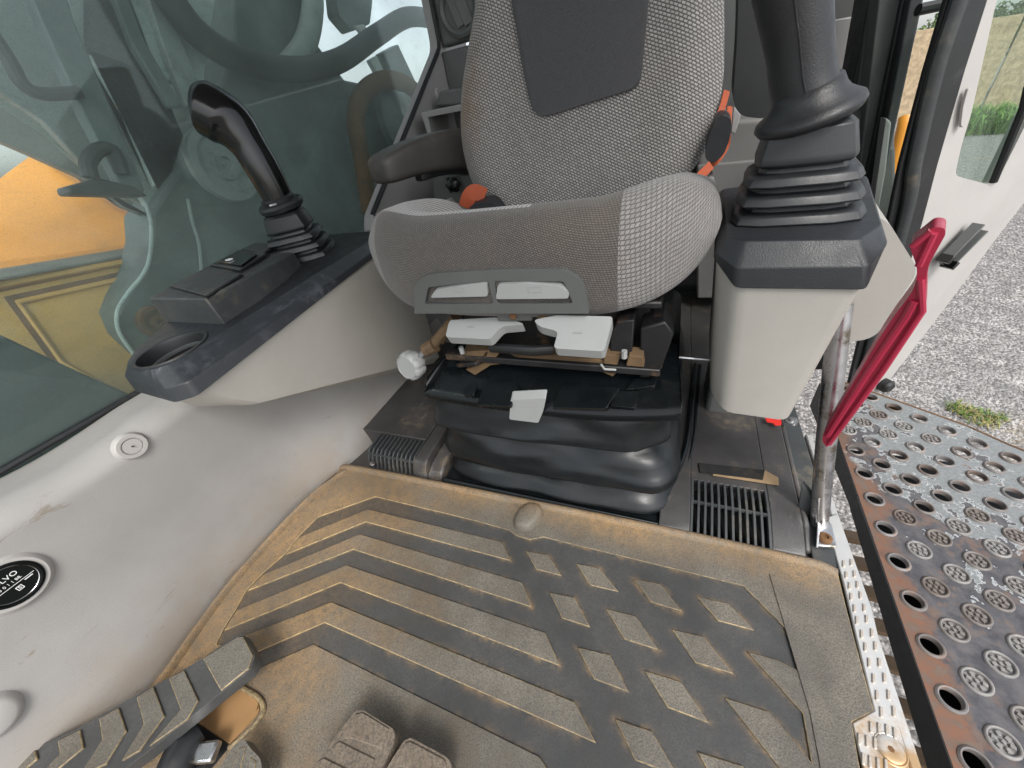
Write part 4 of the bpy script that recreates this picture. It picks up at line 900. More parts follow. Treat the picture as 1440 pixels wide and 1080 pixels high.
# left duct with its grille
du = empty('air_duct', (-.58, .45, 0), 'small black duct with slotted grille in the left corner behind the mat', 'duct')
g2 = [(.408, .004), (.413, .020), (.422, .036), (.432, .043), (.478, .046)]
build('duct_body', prism([(-.505, a, b_) for a, b_ in [(.404, -.003), (.409, .022), (.420, .040), (.432, .045), (.62, .050), (.62, -.003)]], (.034, 0, 0)), FLOORP, du, .004, 3)
build('duct_back', prism([(-.70, .480, .048), (-.70, .9, .05), (-.70, .9, -.003), (-.70, .480, -.003)], (.194, 0, 0)), FLOORP, du, .002)
build('duct_foot', prism([(-.470, .404, -.003), (-.470, .415, .018), (-.470, .44, .03), (-.470, .70, .035), (-.470, .70, -.003)], (.035, 0, 0)), FLOORP, du, .006, 3)
grille(-.640, -.508, 11, g2, du, CAPDUST, .0038)
build('duct_inside', box((-.645, .445, -.003), (-.505, .479, .010)), GASKET, du)
q = P(524, 652, 'z', .02); build('duct_screw', lathe([(.001, .004), (.006, .003), (.007, 0)], q, (0, 0, 1), 10), CHROME, du)
# ================================================================== SILL, GRAB ROD, RED LEVER
sill = empty('door_sill', (.29, .2, 0), 'worn aluminium door sill strip with rows of raised grip marks', 'sill')
so2 = [(p.x, p.y) for p in (P(a, b_, 'z', .006) for a, b_ in [(1160, 728), (1178, 722), (1228, 862), (1250, 960), (1278, 1090)])]
si2 = [(p.x, p.y) for p in (P(a, b_, 'z', .006) for a, b_ in [(1216, 1090), (1198, 1016), (1229, 999), (1206, 905), (1186, 820)])]
so2 = so2[:-1]+[(.2915, .18), (.2905, -.3), (.263, -.3)]+si2[0:]
build('sill_plate', plate(so2, [], (0, 0, .0005), (1, 0, 0), (0, 1, 0), (0, 0, .006)), ALU, sill, .0015, 2, smooth=True, angle=30)
build('sill_front', box((.2925, -.3, -.05), (.305, .70, .0035)), ALU, sill, .003, 2)
zr = .0066
rid = None; P5 = lambda x, y: P(1140+x/3.6, 780+y/3.6, 'z', zr)
def ridge(c, d, L=.0105):
    global rid
    if rid is None:
        rid = build('tread_ridge', obox((0, 0, .0005), (.0058, 0, 0), (0, .0016, 0), (0, 0, .0012)), ALU, sill, .0008, 2, local=True)
        r = rid
    else: r = inst(rid, (0, 0, 0))
    r.location = Vector(c)-sill.location; r.rotation_euler = (0, 0, d); return r
pairs = [(170, 48, 188, 40), (183, 105, 203, 98), (200, 160, 218, 152), (208, 215, 232, 206), (225, 275, 250, 268), (237, 335, 262, 326), (262, 405, 288, 396), (280, 470, 305, 462), (300, 550, 325, 545), (322, 630, 350, 622), (340, 715, 370, 708), (362, 800, 395, 792)]
for a, b_, c, d in pairs:
    p, q = P5(a, b_), P5(c, d); ridge(p+Vector((-.001, 0, 0)), rad(90-14)); ridge(p.lerp(q, 1.25)+Vector((.003, 0, 0)), rad(90-14))
for a, b_ in ((305, 875), (345, 880), (385, 888), (425, 905), (245, 935), (285, 945), (325, 955), (265, 1035), (300, 1050), (340, 1060), (380, 1065)): ridge(P5(a, b_), rad(90-14))
q = P5(405, 985)
scw = build('sill_screw', lathe([(.001, .0012), (.0035, .0012), (.010, .0022), (.0125, .0012), (.0130, 0), (.0140, .0006), (.0150, 0)], q, (0, 0, 1), 28), ALU, sill)
build('screw_socket', lathe([(.001, .0014), (.003, .0014), (.0034, .001)], q, (0, 0, 1), 6), RUST, scw)
rod = empty('grab_rail', tuple(P(1155, 755, 'z', .006)), 'scratched steel grab rail bolted to the sill beside the red lever', 'grab rail')
r0, r1, r2 = P(1152, 735, 'y', .475), P(1160, 640, 'y', .495), P(1176, 490, 'y', .53)
build('rail_tube', tube(cat([r0, r1, r2, r2+(r2-r1)*.35], 6), .0125, 20), CHROME, rod)
fp_ = [P(a, b_, 'z', .010) for a, b_ in [(1147, 770), (1147, 742), (1168, 738), (1176, 772)]]
build('rail_foot', prism(fp_, (0, 0, .006)), CHROME, rod, .002, 2)
fe = [P(1147, 770, 'z', .016), P(1147, 742, 'z', .016)]
build('rail_tongue', prism([fe[0], fe[1], P(1146, 705, 'y', .475), P(1150, 700, 'y', .472), P(1150, 735, 'y', .465)], (.004, 0, 0)), CHROME, rod, .001)
q = P(1160, 757, 'z', .017); bl_t = build('rail_bolt', lathe([(.0095, -.001), (.0095, .003), (.0075, .0055), (.004, .0058), (.0036, .003), (.001, .003)], q, (0, 0, 1), 18), RUST, rod)
build('rubber_flap', prism([P(a, b_, 'y', .485) for a, b_ in [(1126, 680), (1150, 708), (1148, 772), (1132, 752), (1122, 712)]], (.006, .01, 0)), CAPDUST, rod, .003, 2)
lever = empty('safety_lever', tuple(P(1155, 622, 'y', .44)), 'long crimson safety lever leaning across the doorway in front of the grab rail', 'lever')
Zr = lambda l: [(960+a/2.454, 200+b_/2.454) for a, b_ in l]
def redpt(px, py):   # the lever's own slanting plane
    return PP(px, py, (.24, .445, .3), Vector((-.35, -.93, -.10)))
ol = Zr([(782, 358), (868, 291), (905, 296), (908, 318), (848, 425), (842, 470), (838, 585), (820, 610), (497, 1055), (481, 1030), (484, 1008), (700, 640), (800, 505), (812, 440)])
lp = [redpt(a, b_) for a, b_ in ol]
lp = rpoly(lp, [.004, .01, .008, .006, .012, .01, .008, .01, .004, .004, .004, .02, .01, .012], 4)
build('lever_blade', prism(lp, (.010, .026, .0)), RED, lever, .004, 4)
g_in = [redpt(a, b_) for a, b_ in Zr([(792, 362), (862, 305), (872, 312), (830, 415), (818, 420)])]
cen = sum(g_in, Vector())/len(g_in)
gn = Vector((-.35, -.93, -.10)).normalized()
rim = []
build('lever_rib', tube([redpt(a, b_)+gn*.001 for a, b_ in Zr([(800, 545), (770, 600), (640, 790), (500, 1010)])], .0035, 8, ry=.004), RED, lever)
build('lever_rib', tube([redpt(a, b_)+gn*.001 for a, b_ in Zr([(822, 470), (828, 580), (690, 790), (505, 1040)])], .003, 8), RED, lever)
build('lever_rib', tube([redpt(a, b_)+gn*.001 for a, b_ in Zr([(815, 425), (868, 312), (858, 305), (792, 360)])], .003, 8), RED, lever)

# ================================================================== PEDALS
ZP = lambda l: [(a/3.176, 740+b_/3.176) for a, b_ in l]
ped = empty('pedal', tuple(P(250, 960, 'z', 0)), 'large long pedal with chevron rubber tread beside the pale wall', 'pedal')
zp = .075
def pp_(l, z=zp): return [P(a, b_, 'z', z) for a, b_ in ZP(l)]
po = rpoly(pp_([(-330, 1190), (160, 985), (350, 900), (600, 760), (820, 640), (905, 590), (1060, 482), (1085, 480), (1142, 575), (1120, 640), (985, 745), (650, 1015), (360, 1230), (-200, 1500)]), [0, 0, 0, 0, 0, 0, .006, .006, .006, .01, 0, 0, 0, 0], 3)
build('pedal_pad', prism([p-Vector((0, 0, .020)) for p in po], (0, 0, .020)), MATSM, ped, .004, 3)
ch_ = [[(905, 592), (1062, 492), (1085, 492), (1130, 576), (1108, 636), (985, 735)],
       [(752, 680), (820, 642), (884, 778), (836, 862), (662, 985), (805, 820)],
       [(608, 765), (683, 715), (733, 848), (620, 1005), (540, 1050), (640, 885)],
       [(440, 860), (528, 810), (563, 915), (470, 1065), (350, 1120), (455, 955)],
       [(255, 960), (357, 908), (372, 990), (240, 1100), (140, 1150), (265, 1018)],
       [(40, 1040), (155, 995), (165, 1040), (60, 1130), (-60, 1190), (50, 1075)]]
for l in ch_: build('chevron_tread', prism(pp_(l, zp+.0032), (0, 0, -.0045)), [PEDALR, MATEDGE], ped, .0013, 2, bmat=1)
build('pedal_arm', tube([P(245, 1085, 'z', .03), P(262, 1045, 'z', .035), P(278, 1030, 'z', .03)], [.022, .022, .018], 20), GASKET, ped)
build('arm_end', obox(P(290, 1058, 'z', .03), (.014, .006, 0), (-.005, .010, 0), (0, 0, .006)), CHROME, ped, .003)
pit = empty('pedal_recess', tuple(P(320, 1020, 'z', 0)), 'dusty tan cut-out plate of the floor under the long pedal', 'floor plate')
pc = rpoly([P(a, b_, 'z', .0085) for a, b_ in [(270, 1005), (330, 965), (362, 984), (366, 1000), (323, 1046), (275, 1014)]], [.0, .0, .012, .012, .0, .0], 4)
build('recess_plate', prism(pc, (0, 0, -.003)), DUSTPL, pit, .001)
pr = [P(a, b_, 'z', .0088) for a, b_ in [(332, 964), (362, 980), (370, 1000), (352, 1026), (322, 1052)]]
build('recess_rim', tube(cat(pr, 6), .0035, 8), MATEDGE, pit)
build('recess_well', prism([P(a, b_, 'z', .0072) for a, b_ in [(276, 1016), (322, 1048), (318, 1056), (290, 1090), (230, 1090), (250, 1030)]], (0, 0, .0006)), GASKET, pit)
def pad(name, l, z, label, ribs_):
    e = empty('pedal', tuple(P(l[0][0], l[0][1], 'z', 0)), label, 'pedal')
    pc = rpoly([P(a, b_, 'z', z) for a, b_ in l], .010, 5)
    build('pedal_pad', prism([p-Vector((0, 0, .022)) for p in pc], (0, 0, .022)), PEDALB, e, .005, 4)
    for r in ribs_: build('tread_block', prism([P(a, b_, 'z', z+.0018) for a, b_ in r], (0, 0, -.003)), PEDALB, e, .0012, 2)
    build('pedal_stem', tube([P(l[0][0], l[0][1]+60, 'z', z-.02), P(l[0][0], l[0][1]+70, 'z', -.01)], .012, 10), GASKET, e)
ZM = lambda l: [(420+a/6, 960+b_/6) for a, b_ in l]
pad('p', ZM([(480, 235), (540, 228), (800, 390), (815, 440), (800, 520), (620, 900), (80, 800), (350, 400)]), .055, 'brown worn pedal pad standing left of its twin at the mat', [ZM([(480, 262), (545, 250), (760, 385), (700, 560), (440, 470), (345, 480)]), ZM([(300, 520), (340, 490), (640, 640), (590, 800), (220, 620)]), ZM([(170, 650), (210, 630), (580, 815), (560, 900), (80, 740)])])
pad('p', ZM([(900, 475), (950, 465), (1240, 620), (1290, 680), (1290, 760), (1200, 1000), (700, 800), (800, 620)]), .055, 'brown worn pedal pad standing right of its twin at the mat', [ZM([(905, 500), (945, 492), (1225, 640), (1250, 700), (1200, 800), (800, 690)])])
e = empty('pedal', tuple(P(345, 1060, 'z', 0)), 'small ribbed pedal end poking up beside the tan floor plate', 'pedal')
pc = rpoly([P(a, b_, 'z', .045) for a, b_ in [(296, 1100), (330, 1046), (343, 1038), (352, 1052), (366, 1066), (372, 1100)]], .006, 4)
build('pedal_pad', prism([p-Vector((0, 0, .02)) for p in pc], (0, 0, .02)), PEDALR, e, .004, 3)
for l in ([(318, 1100), (336, 1052), (346, 1050), (334, 1100)], [(346, 1100), (352, 1064), (360, 1070), (358, 1100)]): build('tread_rib', prism([P(a, b_, 'z', .046) for a, b_ in l], (0, 0, -.002)), [PEDALR, MATEDGE], e, .001, 2, bmat=1)

# ================================================================== STEP PLATE
zpl = -.05
step = empty('step_plate', (.50, .55, zpl), 'rusty perforated steel step plate outside the door with peeling grey paint', 'step plate')
def lat(i, j):
    y = .754+.0312*j+.00004*j*j*0; return Vector((.434+.035*i+.027*(y-.754), y, zpl))
dirs = [P(a, b_, 'z', zpl) for a, b_ in [(1240, 556), (1360, 599), (1420, 626)]]
edge = [(p.x, p.y) for p in dirs]
edge = [(.372, .60), (.362, .26), (.350, -.30), (1.0, -.30), (1.0, .50), (edge[2][0]+.12, edge[2][1]-.10)] + [edge[2], edge[1], edge[0]] + [(.42, .975), (.383, .95)]
holes, rims, btns = [], [], []
for i in range(-1, 16):
    for j in range(-30, 7):
        if (i+j) % 2: continue
        p = lat(i, j)
        if p.x > .93 or p.y < -.25: continue
        if i+j > 6: continue
        if i == -1: kind = 'h' if j <= -1 else 'b'
        elif j >= 1: kind = 'h' if i+j == 6 else 'b'
        elif j >= -4: kind = 'h'
        elif j == -5: kind = 'h' if i in (1,) else 'b'
        else: kind = 'b'
        holes.append((p, kind))
hl = [circ(p.x, p.y, .0116, 18) for p, k in holes]
build('plate_sheet', plate(edge, hl, (0, 0, zpl-.004), (1, 0, 0), (0, 1, 0), (0, 0, .004)), STEP, step, smooth=False)
ce = MB()
for a, b_ in zip(edge[-4:-1], edge[-3:]): bar((a[0], a[1], zpl-.012), (b_[0], b_[1], zpl-.012), .004, .026, ce)
bar((edge[5][0], edge[5][1], zpl-.012), (edge[6][0], edge[6][1], zpl-.012), .004, .026, ce); bar((edge[6][0], edge[6][1], zpl-.012), (edge[7][0], edge[7][1], zpl-.012), .004, .026, ce)
build('plate_flange', ce, RUST, step, smooth=False)
build('plate_side', prism([(.372-.003, .60, zpl-.0005), (.359, .26, zpl-.0005), (.347, -.30, zpl-.0005), (.347, -.30, zpl-.07), (.359, .26, zpl-.07), (.369, .60, zpl-.07)][:1]+[(.347, -.30, zpl-.0005), (.347, -.30, zpl-.075), (.369, .60, zpl-.036)], (.004, 0, 0)), GASKET, step, smooth=False)
build('plate_side', prism([(.370, .602, zpl-.0005), (.381, .95, zpl-.0005), (.381, .95, zpl-.075), (.370, .602, zpl-.036)], (.004, 0, 0)), GASKET, step, smooth=False)
rim0 = btn0 = None
for p, k in holes:
    if k == 'h':
        if rim0 is None:
            rim0 = build('hole_rim', lathe([(.0158, -.001), (.0155, .0012), (.0136, .0032), (.0120, .0028), (.0113, .000), (.0113, -.006), (.0117, -.006)], (0, 0, 0), (0, 0, 1), 24, cap=False), RIM, step, local=True); r = rim0
        else: r = inst(rim0, (0, 0, 0))
    else:
        if btn0 is None:
            mb = lathe([(.0165, -.001), (.0160, .0018), (.0145, .0032), (.0128, .0026), (.0118, -.0008), (.001, -.0008)], (0, 0, 0), (0, 0, 1), 24)
            for q_ in range(6):
                a = q_*math.pi/3; obox((.0075*math.cos(a), .0075*math.sin(a), .0006), (.0026*math.cos(a), .0026*math.sin(a), 0), (-.0022*math.sin(a), .0022*math.cos(a), 0), (0, 0, .0018), mb)
            obox((0, 0, .0014), (.002, 0, 0), (0, .002, 0), (0, 0, .0012), mb)
            btn0 = build('grip_button', mb, BTN, step, .0004, 1, local=True); r = btn0
        else: r = inst(btn0, (0, 0, 0))
    r.location = Vector(p)-step.location; r.rotation_euler = (0, 0, random.uniform(0, 6))
build('shade_backing', box((.412, -.28, zpl-.085), (.98, .74, zpl-.075)), GASKET, step)  # dark sheet added below the plate to make its holes read dark
build('shade_backing', box((.412, .745, zpl-.085), (.62, .80, zpl-.075)), GASKET, step)
# cross rungs seen through the gap and the holes
tk = empty('lower_step', (.55, .4, -.50), 'muddy brown lower step of cross rungs under the gap beside the sill', 'step')
for k in range(14):
    y = .80-.078*k; build('rung', box((.34, y-.016, -.47), (.86, y+.016, -.45)), RUNG, tk, .004, 2)
build('step_rail', box((.84, -.30, -.5), (.88, .86, -.44)), RUNG, tk, .004); build('step_rail', box((.30, -.30, -.5), (.335, .86, -.44)), RUNG, tk, .004)

# ================================================================== DOOR AND PILLARS
def vbar(name, pxl, y, depth, mat, par, bev=.003):
    return build(name, prism([P(a, b_, 'y', y) for a, b_ in pxl], depth), mat, par, bev, 2)
pil = empty('door_pillar', tuple(P(1230, 300, 'y', 1.1)), 'dark rear door pillar with grey sealing strips behind the right joystick', 'pillar')
ext = lambda a, b_, y: (a[0]+(b_[0]-a[0])*(y-a[1])/(b_[1]-a[1]), y)
def strip(name, x00, x01, xb0, xb1, y, mat, dep, yb=420, yt=-140):
    """a strip whose edges pass (x00,0)-(xb0,300) and (x01,0)-(xb1,300) in the photo survey"""
    l0, l1 = (x00, 0), (xb0, 300); r0_, r1_ = (x01, 0), (xb1, 300)
    return vbar(name, [ext(l0, l1, yt), ext(r0_, r1_, yt), ext(r0_, r1_, yb), ext(l0, l1, yb)], y, dep, mat, pil)
strip('pillar_core', 1222, 1290, 1165, 1226, 1.20, GASKET, (0, .1, 0), yb=520)
strip('pillar_trim', 1236, 1269, 1201, 1206, 1.13, GREY_D, (0, .05, 0), yb=520)
strip('pillar_seal', 1268, 1281, 1206, 1223, 1.12, GASKET, (0, .05, 0), yb=520)
strip('pillar_frame', 1280, 1299, 1223, 1233, 1.10, CAPDUST, (0, .06, 0), yb=520)
vbar('pillar_lower', [(1246, 165), (1254, 172), (1246, 240), (1230, 330), (1215, 420), (1195, 430), (1228, 290)], 1.085, (0, .03, 0), GREY_R, pil)
q = P(1300, 12, 'y', 1.05); build('door_stop', tube([q+Vector((-.008, 0, 0)), q+Vector((.05, .02, .0))], .008, 10), GASKET, pil)
hr = empty('handrail', tuple(P(1250, 300, 'y', 1.35)), 'yellow painted outside handrail post seen through the door gap', 'handrail')
build('rail_post', tube([P(1225, 420, 'y', 1.35), P(1243, 300, 'y', 1.35), P(1272, 175, 'y', 1.35), P(1274, 165, 'y', 1.36)], .014, 12, ry=.012), YELLOW, hr)
door = empty('cab_door', (.43, 1.0, -.05), 'pale grey cab door swung open with green glass pane', 'door')
dd = Vector((.80, .60, 0)); dn = Vector((.60, -.80, 0)); d0 = Vector((.447, .98, 0))
def dp(px, py, off=0): return PP(px, py, d0+dn*off, dn)
def dplate(name, outer, holes, th, mat, off=0, r=0, bev=.004):
    loc = lambda l: [Vector(((p-d0).dot(dd), p.z, 0)) for p in (dp(a, b_, off) for a, b_ in l)]
    return build(name, plate(rpoly(loc(outer), r, 4) if r else loc(outer), [rpoly(loc(h), .012, 3) for h in holes], d0+dn*off, dd, (0, 0, 1), -dn*th), mat, door, bev, 3)
hole_d = [(1404, -10), (1500, -120), (1490, 120), (1450, 160), (1399, 262), (1343, 247), (1352, 205), (1366, 160)]
dplate('door_frame', [(1398, -120), (1600, -200), (1560, 90), (1475, 240), (1440, 285), (1405, 330), (1330, 432), (1262, 520), (1238, 552), (1222, 560), (1215, 520), (1292, 318)], [hole_d], .022, GREY, 0, .01, .006)
dplate('pane', [(1396, -25), (1510, -130), (1500, 125), (1456, 163), (1402, 268), (1338, 250), (1345, 205), (1360, 160)], [], .004, GLASSD, -.012, 0, 0)
sl = [dp(a, b_, .001) for a, b_ in [(1447, 120), (1440, 150), (1397, 256)]]
build('pane_seal', tube(sl, .006, 8), GASKET, door)
dplate('door_gasket', [(1372, -130), (1432, -130), (1390, 0), (1358, 100), (1320, 230), (1299, 310), (1228, 545), (1190, 560), (1253, 300), (1268, 230), (1303, 100), (1333, 0)], [], .008, GASKET, .004, 0, .003)
st_ = [dp(a, b_, .012) for a, b_ in [(1380, -100), (1347, 5), (1316, 100), (1286, 230), (1272, 310), (1215, 520)]]
build('gasket_bead', tube(cat(st_, 5), .010, 10, ry=.009), CAPDUST, door)
lt_ = [dp(a, b_, .004) for a, b_ in [(1358, 122), (1363, 128), (1362, 150), (1352, 180), (1347, 178), (1350, 150)]]
build('latch_cover', prism(rpoly(lt_, .01, 3), dn*.004), GREY, door, .004, 3)
c1, c2 = dp(1325, 366, .012), dp(1372, 318, .012); hd = (c2-c1).normalized(); hs = hd.cross(dn)
mbh = MB(); obox((c1+c2)/2, hd*(c2-c1).length/2, hs*.014, dn*.002, mbh)
obox((c1+c2)/2+hs*.014+dn*.008, hd*(c2-c1).length/2, hs*.002, dn*.010, mbh); obox((c1+c2)/2-hs*.014+dn*.008, hd*(c2-c1).length/2, hs*.002, dn*.010, mbh)
hb = build('pull_channel', mbh, GREY_D, door, .001)
mbh = MB(); obox(c1+dn*.002, hd*.006, hs*.018, dn*.004, mbh); obox(c1+hs*.015+dn*.009, hd*.008, hs*.004, dn*.012, mbh); obox(c1-hs*.015+dn*.009, hd*.008, hs*.004, dn*.012, mbh)
build('channel_end', mbh, GLOSSBLK, hb, .001)
q = dp(1243, 541, .005); build('door_buffer', lathe([(.018, -.01), (.018, .012), (.012, .018), (.001, .018)], q+Vector((0, 0, -.0)), dn, 20), GASKET, door)

# ================================================================== OUTSIDE, RIGHT
cw = MB(); 
wa, wb = P(1255, 190, 'y', 11.0), P(1460, 205, 'y', 9.0)
w0, w1 = Vector((4.5, 21.0, 0)), Vector((15.5, 22.3, 0)); w0.z = gz(w0.x, w0.y); w1.z = gz(w1.x, w1.y)
wlen = (w1-w0).length; wd_ = (w1-w0).normalized()
cwall = empty('concrete_wall', tuple((w0+w1)/2), 'weathered tan panel wall across the yard beyond the open door', 'wall')
for k in range(6):
    a = w0+wd_*wlen*k/6; b_ = w0+wd_*wlen*((k+1)/6-.006); a.z, b_.z = gz(a.x, a.y), gz(b_.x, b_.y)
    build('wall_panel', prism([a, b_, b_+Vector((0, 0, 2.6)), a+Vector((0, 0, 2.6+.02*(k % 3)))], (.05, .15, 0)), CONC, cwall, .01)
sh = empty('shed', (16, 28, gz(16, 28)), 'low white shed roof behind the tan panel wall', 'shed')
so_ = Vector((14.0, 27.0, gz(14, 27)))
build('shed_wall', prism([so_, so_+Vector((4, 0, 0)), so_+Vector((4, 0, 3.9)), so_+Vector((0, 0, 3.7))], (0, 3, 0)), PRINT, sh)
build('shed_roof', prism([so_+Vector((-.2, -.3, 3.75)), so_+Vector((4.2, -.3, 3.95)), so_+Vector((4.2, 3.3, 4.3)), so_+Vector((-.2, 3.3, 4.1))], (0, 0, .08)), BOOMP, sh)
def tree(x, y, h, r, label):
    z = gz(x, y); e = empty('tree', (x, y, z), label, 'tree', 'trees beyond the yard wall')
    mb = tube([(x, y, z), (x+.1, y, z+h*.35), (x+.05, y, z+h*.7)], [.16, .11, .04], 8)
    for k in range(7):
        a = k*.9; tube([(x+.07, y, z+h*(.3+.05*k)), (x+math.cos(a)*r*.7, y+math.sin(a)*r*.7, z+h*(.5+.06*k))], [.05, .015], 6, mb)
    build('trunk', mb, BARK, e)
    rg = random.Random(int(x*37)); mb = MB()
    cl_ = [(x+rg.gauss(0, r*.5), y+rg.gauss(0, r*.5), z+h*.62+rg.gauss(0, h*.17), rg.uniform(.25, .5)*r) for k in range(26)]
    for cx1, cy1, cz1, cr1 in cl_:
        for k in range(150):
            d = Vector((rg.gauss(0, 1), rg.gauss(0, 1), rg.gauss(0, 1))).normalized()*cr1*rg.uniform(.5, 1.05); p = Vector((cx1, cy1, cz1))+d
            a = Vector((rg.gauss(0, 1), rg.gauss(0, 1), rg.gauss(0, 1))).normalized(); b2 = a.cross(Vector((rg.gauss(0, 1), rg.gauss(0, 1), rg.gauss(0, 1)))).normalized(); s_ = rg.uniform(.05, .11)
            mb.add([p-a*s_, p+b2*s_*.5, p+a*s_, p-b2*s_*.5], [(0, 1, 2, 3)])
    build('crown', mb, LEAF, e, smooth=False)
tree(9.6, 27, 3.7, 1.5, 'dark green leafy tree behind the left end of the panel wall')
tree(12.4, 28, 4.0, 1.5, 'dark green leafy tree between the other two behind the panel wall')
tree(16.8, 32, 4.6, 2.0, 'dark green leafy tree behind the white shed and panel wall')
def tuft(px, py, n, r, hgt, m_, label, z=-1.3):
    p = P(px, py, 'z', -1.35); 
    for _ in range(4): p = P(px, py, 'z', gz(p.x, p.y))
    rg = random.Random(px); mb = MB()
    for k in range(n):
        a = rg.uniform(0, 6.28); q = p+Vector((math.cos(a)*r*rg.random()**.7, math.sin(a)*r*rg.random()**.7, -.005)); b_ = rg.uniform(0, 6.28); L = hgt*rg.uniform(.5, 1.1); o_ = Vector((math.cos(b_), math.sin(b_), 0)); s_ = Vector((-o_.y, o_.x, 0))*(.004 if hgt < .3 else .018)
        mb.add([q-s_, q+s_, q+o_*L*.35+Vector((0, 0, L*.7))+s_*.7, q+o_*L*.35+Vector((0, 0, L*.7))-s_*.7, q+o_*L*.9+Vector((0, 0, L*.8))], [(0, 1, 2, 3), (3, 2, 4)], rg.choice((0, 0, 1)))
    build('grass_tuft', mb, m_, label=label, cat='grass', smooth=False)
tuft(1350, 578, 110, .07, .055, [GRASSG, LEAF2], 'green grass tuft growing in the gravel behind the step plate')
tuft(1376, 590, 150, .10, .05, [LEAF2, GRASSG], 'dry yellow grass tuft beside the green one behind the step plate')
tuft(1400, 588, 60, .06, .05, [GRASSG, LEAF2], 'small green grass tuft rightmost behind the step plate')
tuft(1368, 182, 1500, 1.5, .6, [GRASSG, GRASSG], 'tall green weeds at the foot of the wall beyond the door glass')
# loose stones on the near gravel (uncountable)
rg = random.Random(3); mb = MB()
for k in range(7000):
    px, py = rg.uniform(1225, 1445), rg.uniform(270, 640)
    p = P(px, py, 'z', -1.35)
    for _ in range(2): p = P(px, py, 'z', gz(p.x, p.y))
    s_ = rg.uniform(.004, .011)*(1+.1*(p.y-2)); a = rg.uniform(0, 3); u_ = Vector((math.cos(a), math.sin(a), 0))*s_*rg.uniform(.8, 1.5); v2 = Vector((-math.sin(a), math.cos(a), 0))*s_; hz = s_*rg.uniform(.6, 1.1)
    mb.add([p-u_, p+v2, p+u_, p-v2, p+Vector((0, 0, hz))+u_*.2], [(0, 1, 4), (1, 2, 4), (2, 3, 4), (3, 0, 4)])
build('loose_gravel', mb, simple('stone', (.33, .32, .31), .85, var=.45, grain=0), kind='stuff', smooth=False)

# ================================================================== OUTSIDE, LEFT (through the side window)
def left(pxs, x): return [P(a, b_, 'x', x) for a, b_ in pxs]
def lplate(name, pxs, x, th, mat, par, bev=.004, r=0):
    pc = left(pxs, x); pc = rpoly(pc, r, 5) if r else pc
    return build(name, prism(pc, (-th, 0, 0)), mat, par, bev, 2)
yb = empty('tool_box', (-1.35, .35, .1), 'orange-yellow machine tool box with anti-slip ledge outside the side window', 'tool box')
fx = -1.22
tn = Vector((.84, 0, .54)).normalized(); tp0 = P(100, 392, 'x', fx)
def tilt(pxs, off=0): return [PP(a, b_, tp0+tn*off, tn) for a, b_ in pxs]
build('box_front', prism(tilt([(-160, 443), (215, 364), (260, 470), (215, 600), (-160, 560)]), (-.5, 0, -.1)), TAN, yb, .006)
build('box_lid', prism(tilt([(-160, 434), (216, 363), (215, 356), (-160, 424)], .012), (-.05, 0, -.02)), TANLIGHT, yb, .003)
ty = tn.cross(Vector((0, 1, 0))); ty = -ty if ty.z < 0 else ty
loc2 = lambda pts: [Vector(((p-tp0).y, (p-tp0).dot(ty), 0)) for p in pts]
fr_o = tilt([(20, 424), (198, 384), (245, 500), (190, 570), (84, 512)]); cen = sum(fr_o, Vector())/5
build('door_frame', plate(loc2(fr_o), [loc2([cen+(p-cen)*.92 for p in fr_o])], tp0, (0, 1, 0), ty, tn*.008), TANLIGHT, yb, .003)
build('frame_groove', plate(loc2([cen+(p-cen)*1.10 for p in fr_o]), [loc2(fr_o)], tp0, (0, 1, 0), ty, tn*.002), RUST, yb)
zl = P(100, 380, 'x', fx).z
led = left([(-160, 424), (215, 356), (212, 344), (-160, 410)], fx+.005); 
build('anti_slip_strip', prism([led[0], led[1], led[1]+Vector((-.09, 0, .012)), led[0]+Vector((-.09, 0, .012))], (0, 0, .006)), LEDGE, yb, .002)
s0, s1 = led[0]+Vector((-.085, 0, .018)), led[1]+Vector((-.085, .05, .018))
oh = left([(-160, 415), (225, 345), (235, 300), (140, 235), (45, 218), (-160, 390)], fx-.10)
yh = empty('engine_hood', (-1.5, .45, .4), 'orange painted sloping hood beyond the anti-slip ledge outside the side window', 'hood')
tp2 = left([(-200, 395), (42, 217), (150, 246), (232, 292)], fx-.42)
bt2 = left([(-200, 420), (-40, 392), (90, 368), (232, 338)], fx-.095)
build('hood_slope', prism([bt2[0], bt2[3], tp2[3], tp2[2], tp2[1], tp2[0]], (-.02, 0, -.03)), YELLOW, yh, .006, smooth=False)
build('hood_edge', prism(left([(150, 246), (232, 292), (245, 350), (205, 352), (196, 300)], fx-.16), (-.04, 0, 0)), TANLIGHT, yh, .004)
dk_ = empty('window_tint_plate', (-1.0, .1, .2), 'dark green panel added for the tinted, reflecting bottom corner of the side window', 'skirt')
lplate('tint_panel', [(-220, 380), (0, 470), (110, 522), (200, 562), (230, 640), (100, 760), (-220, 760)], -.955, .03, DARKGREEN, dk_)  # outside plate standing in for tint and reflection in the lower glass
bm_ = empty('boom', (-1.25, 1.0, .2), 'large dark green-grey excavator boom outside the side window', 'boom')
lplate('boom_side', [(212, 300), (232, 270), (300, 160), (330, 60), (330, -160), (415, -160), (445, 60), (485, 112), (560, 128), (640, 135), (640, 470), (300, 520), (235, 520), (190, 500), (168, 470), (164, 440), (178, 415), (205, 378), (214, 335)], -1.10, .12, BOOMC, bm_, .008)
edge_ = left([(205, 286), (213, 320), (207, 375), (178, 415), (165, 440), (168, 468), (190, 500)], -1.095)
build('boom_rim', tube(cat(edge_, 6), .004, 8), BOOMP, bm_)
edge_ = left([(264, 280), (270, 310), (280, 345), (284, 395)], -1.093); build('weld_strip', tube(cat(edge_, 6), .004, 8), BOOML, bm_)
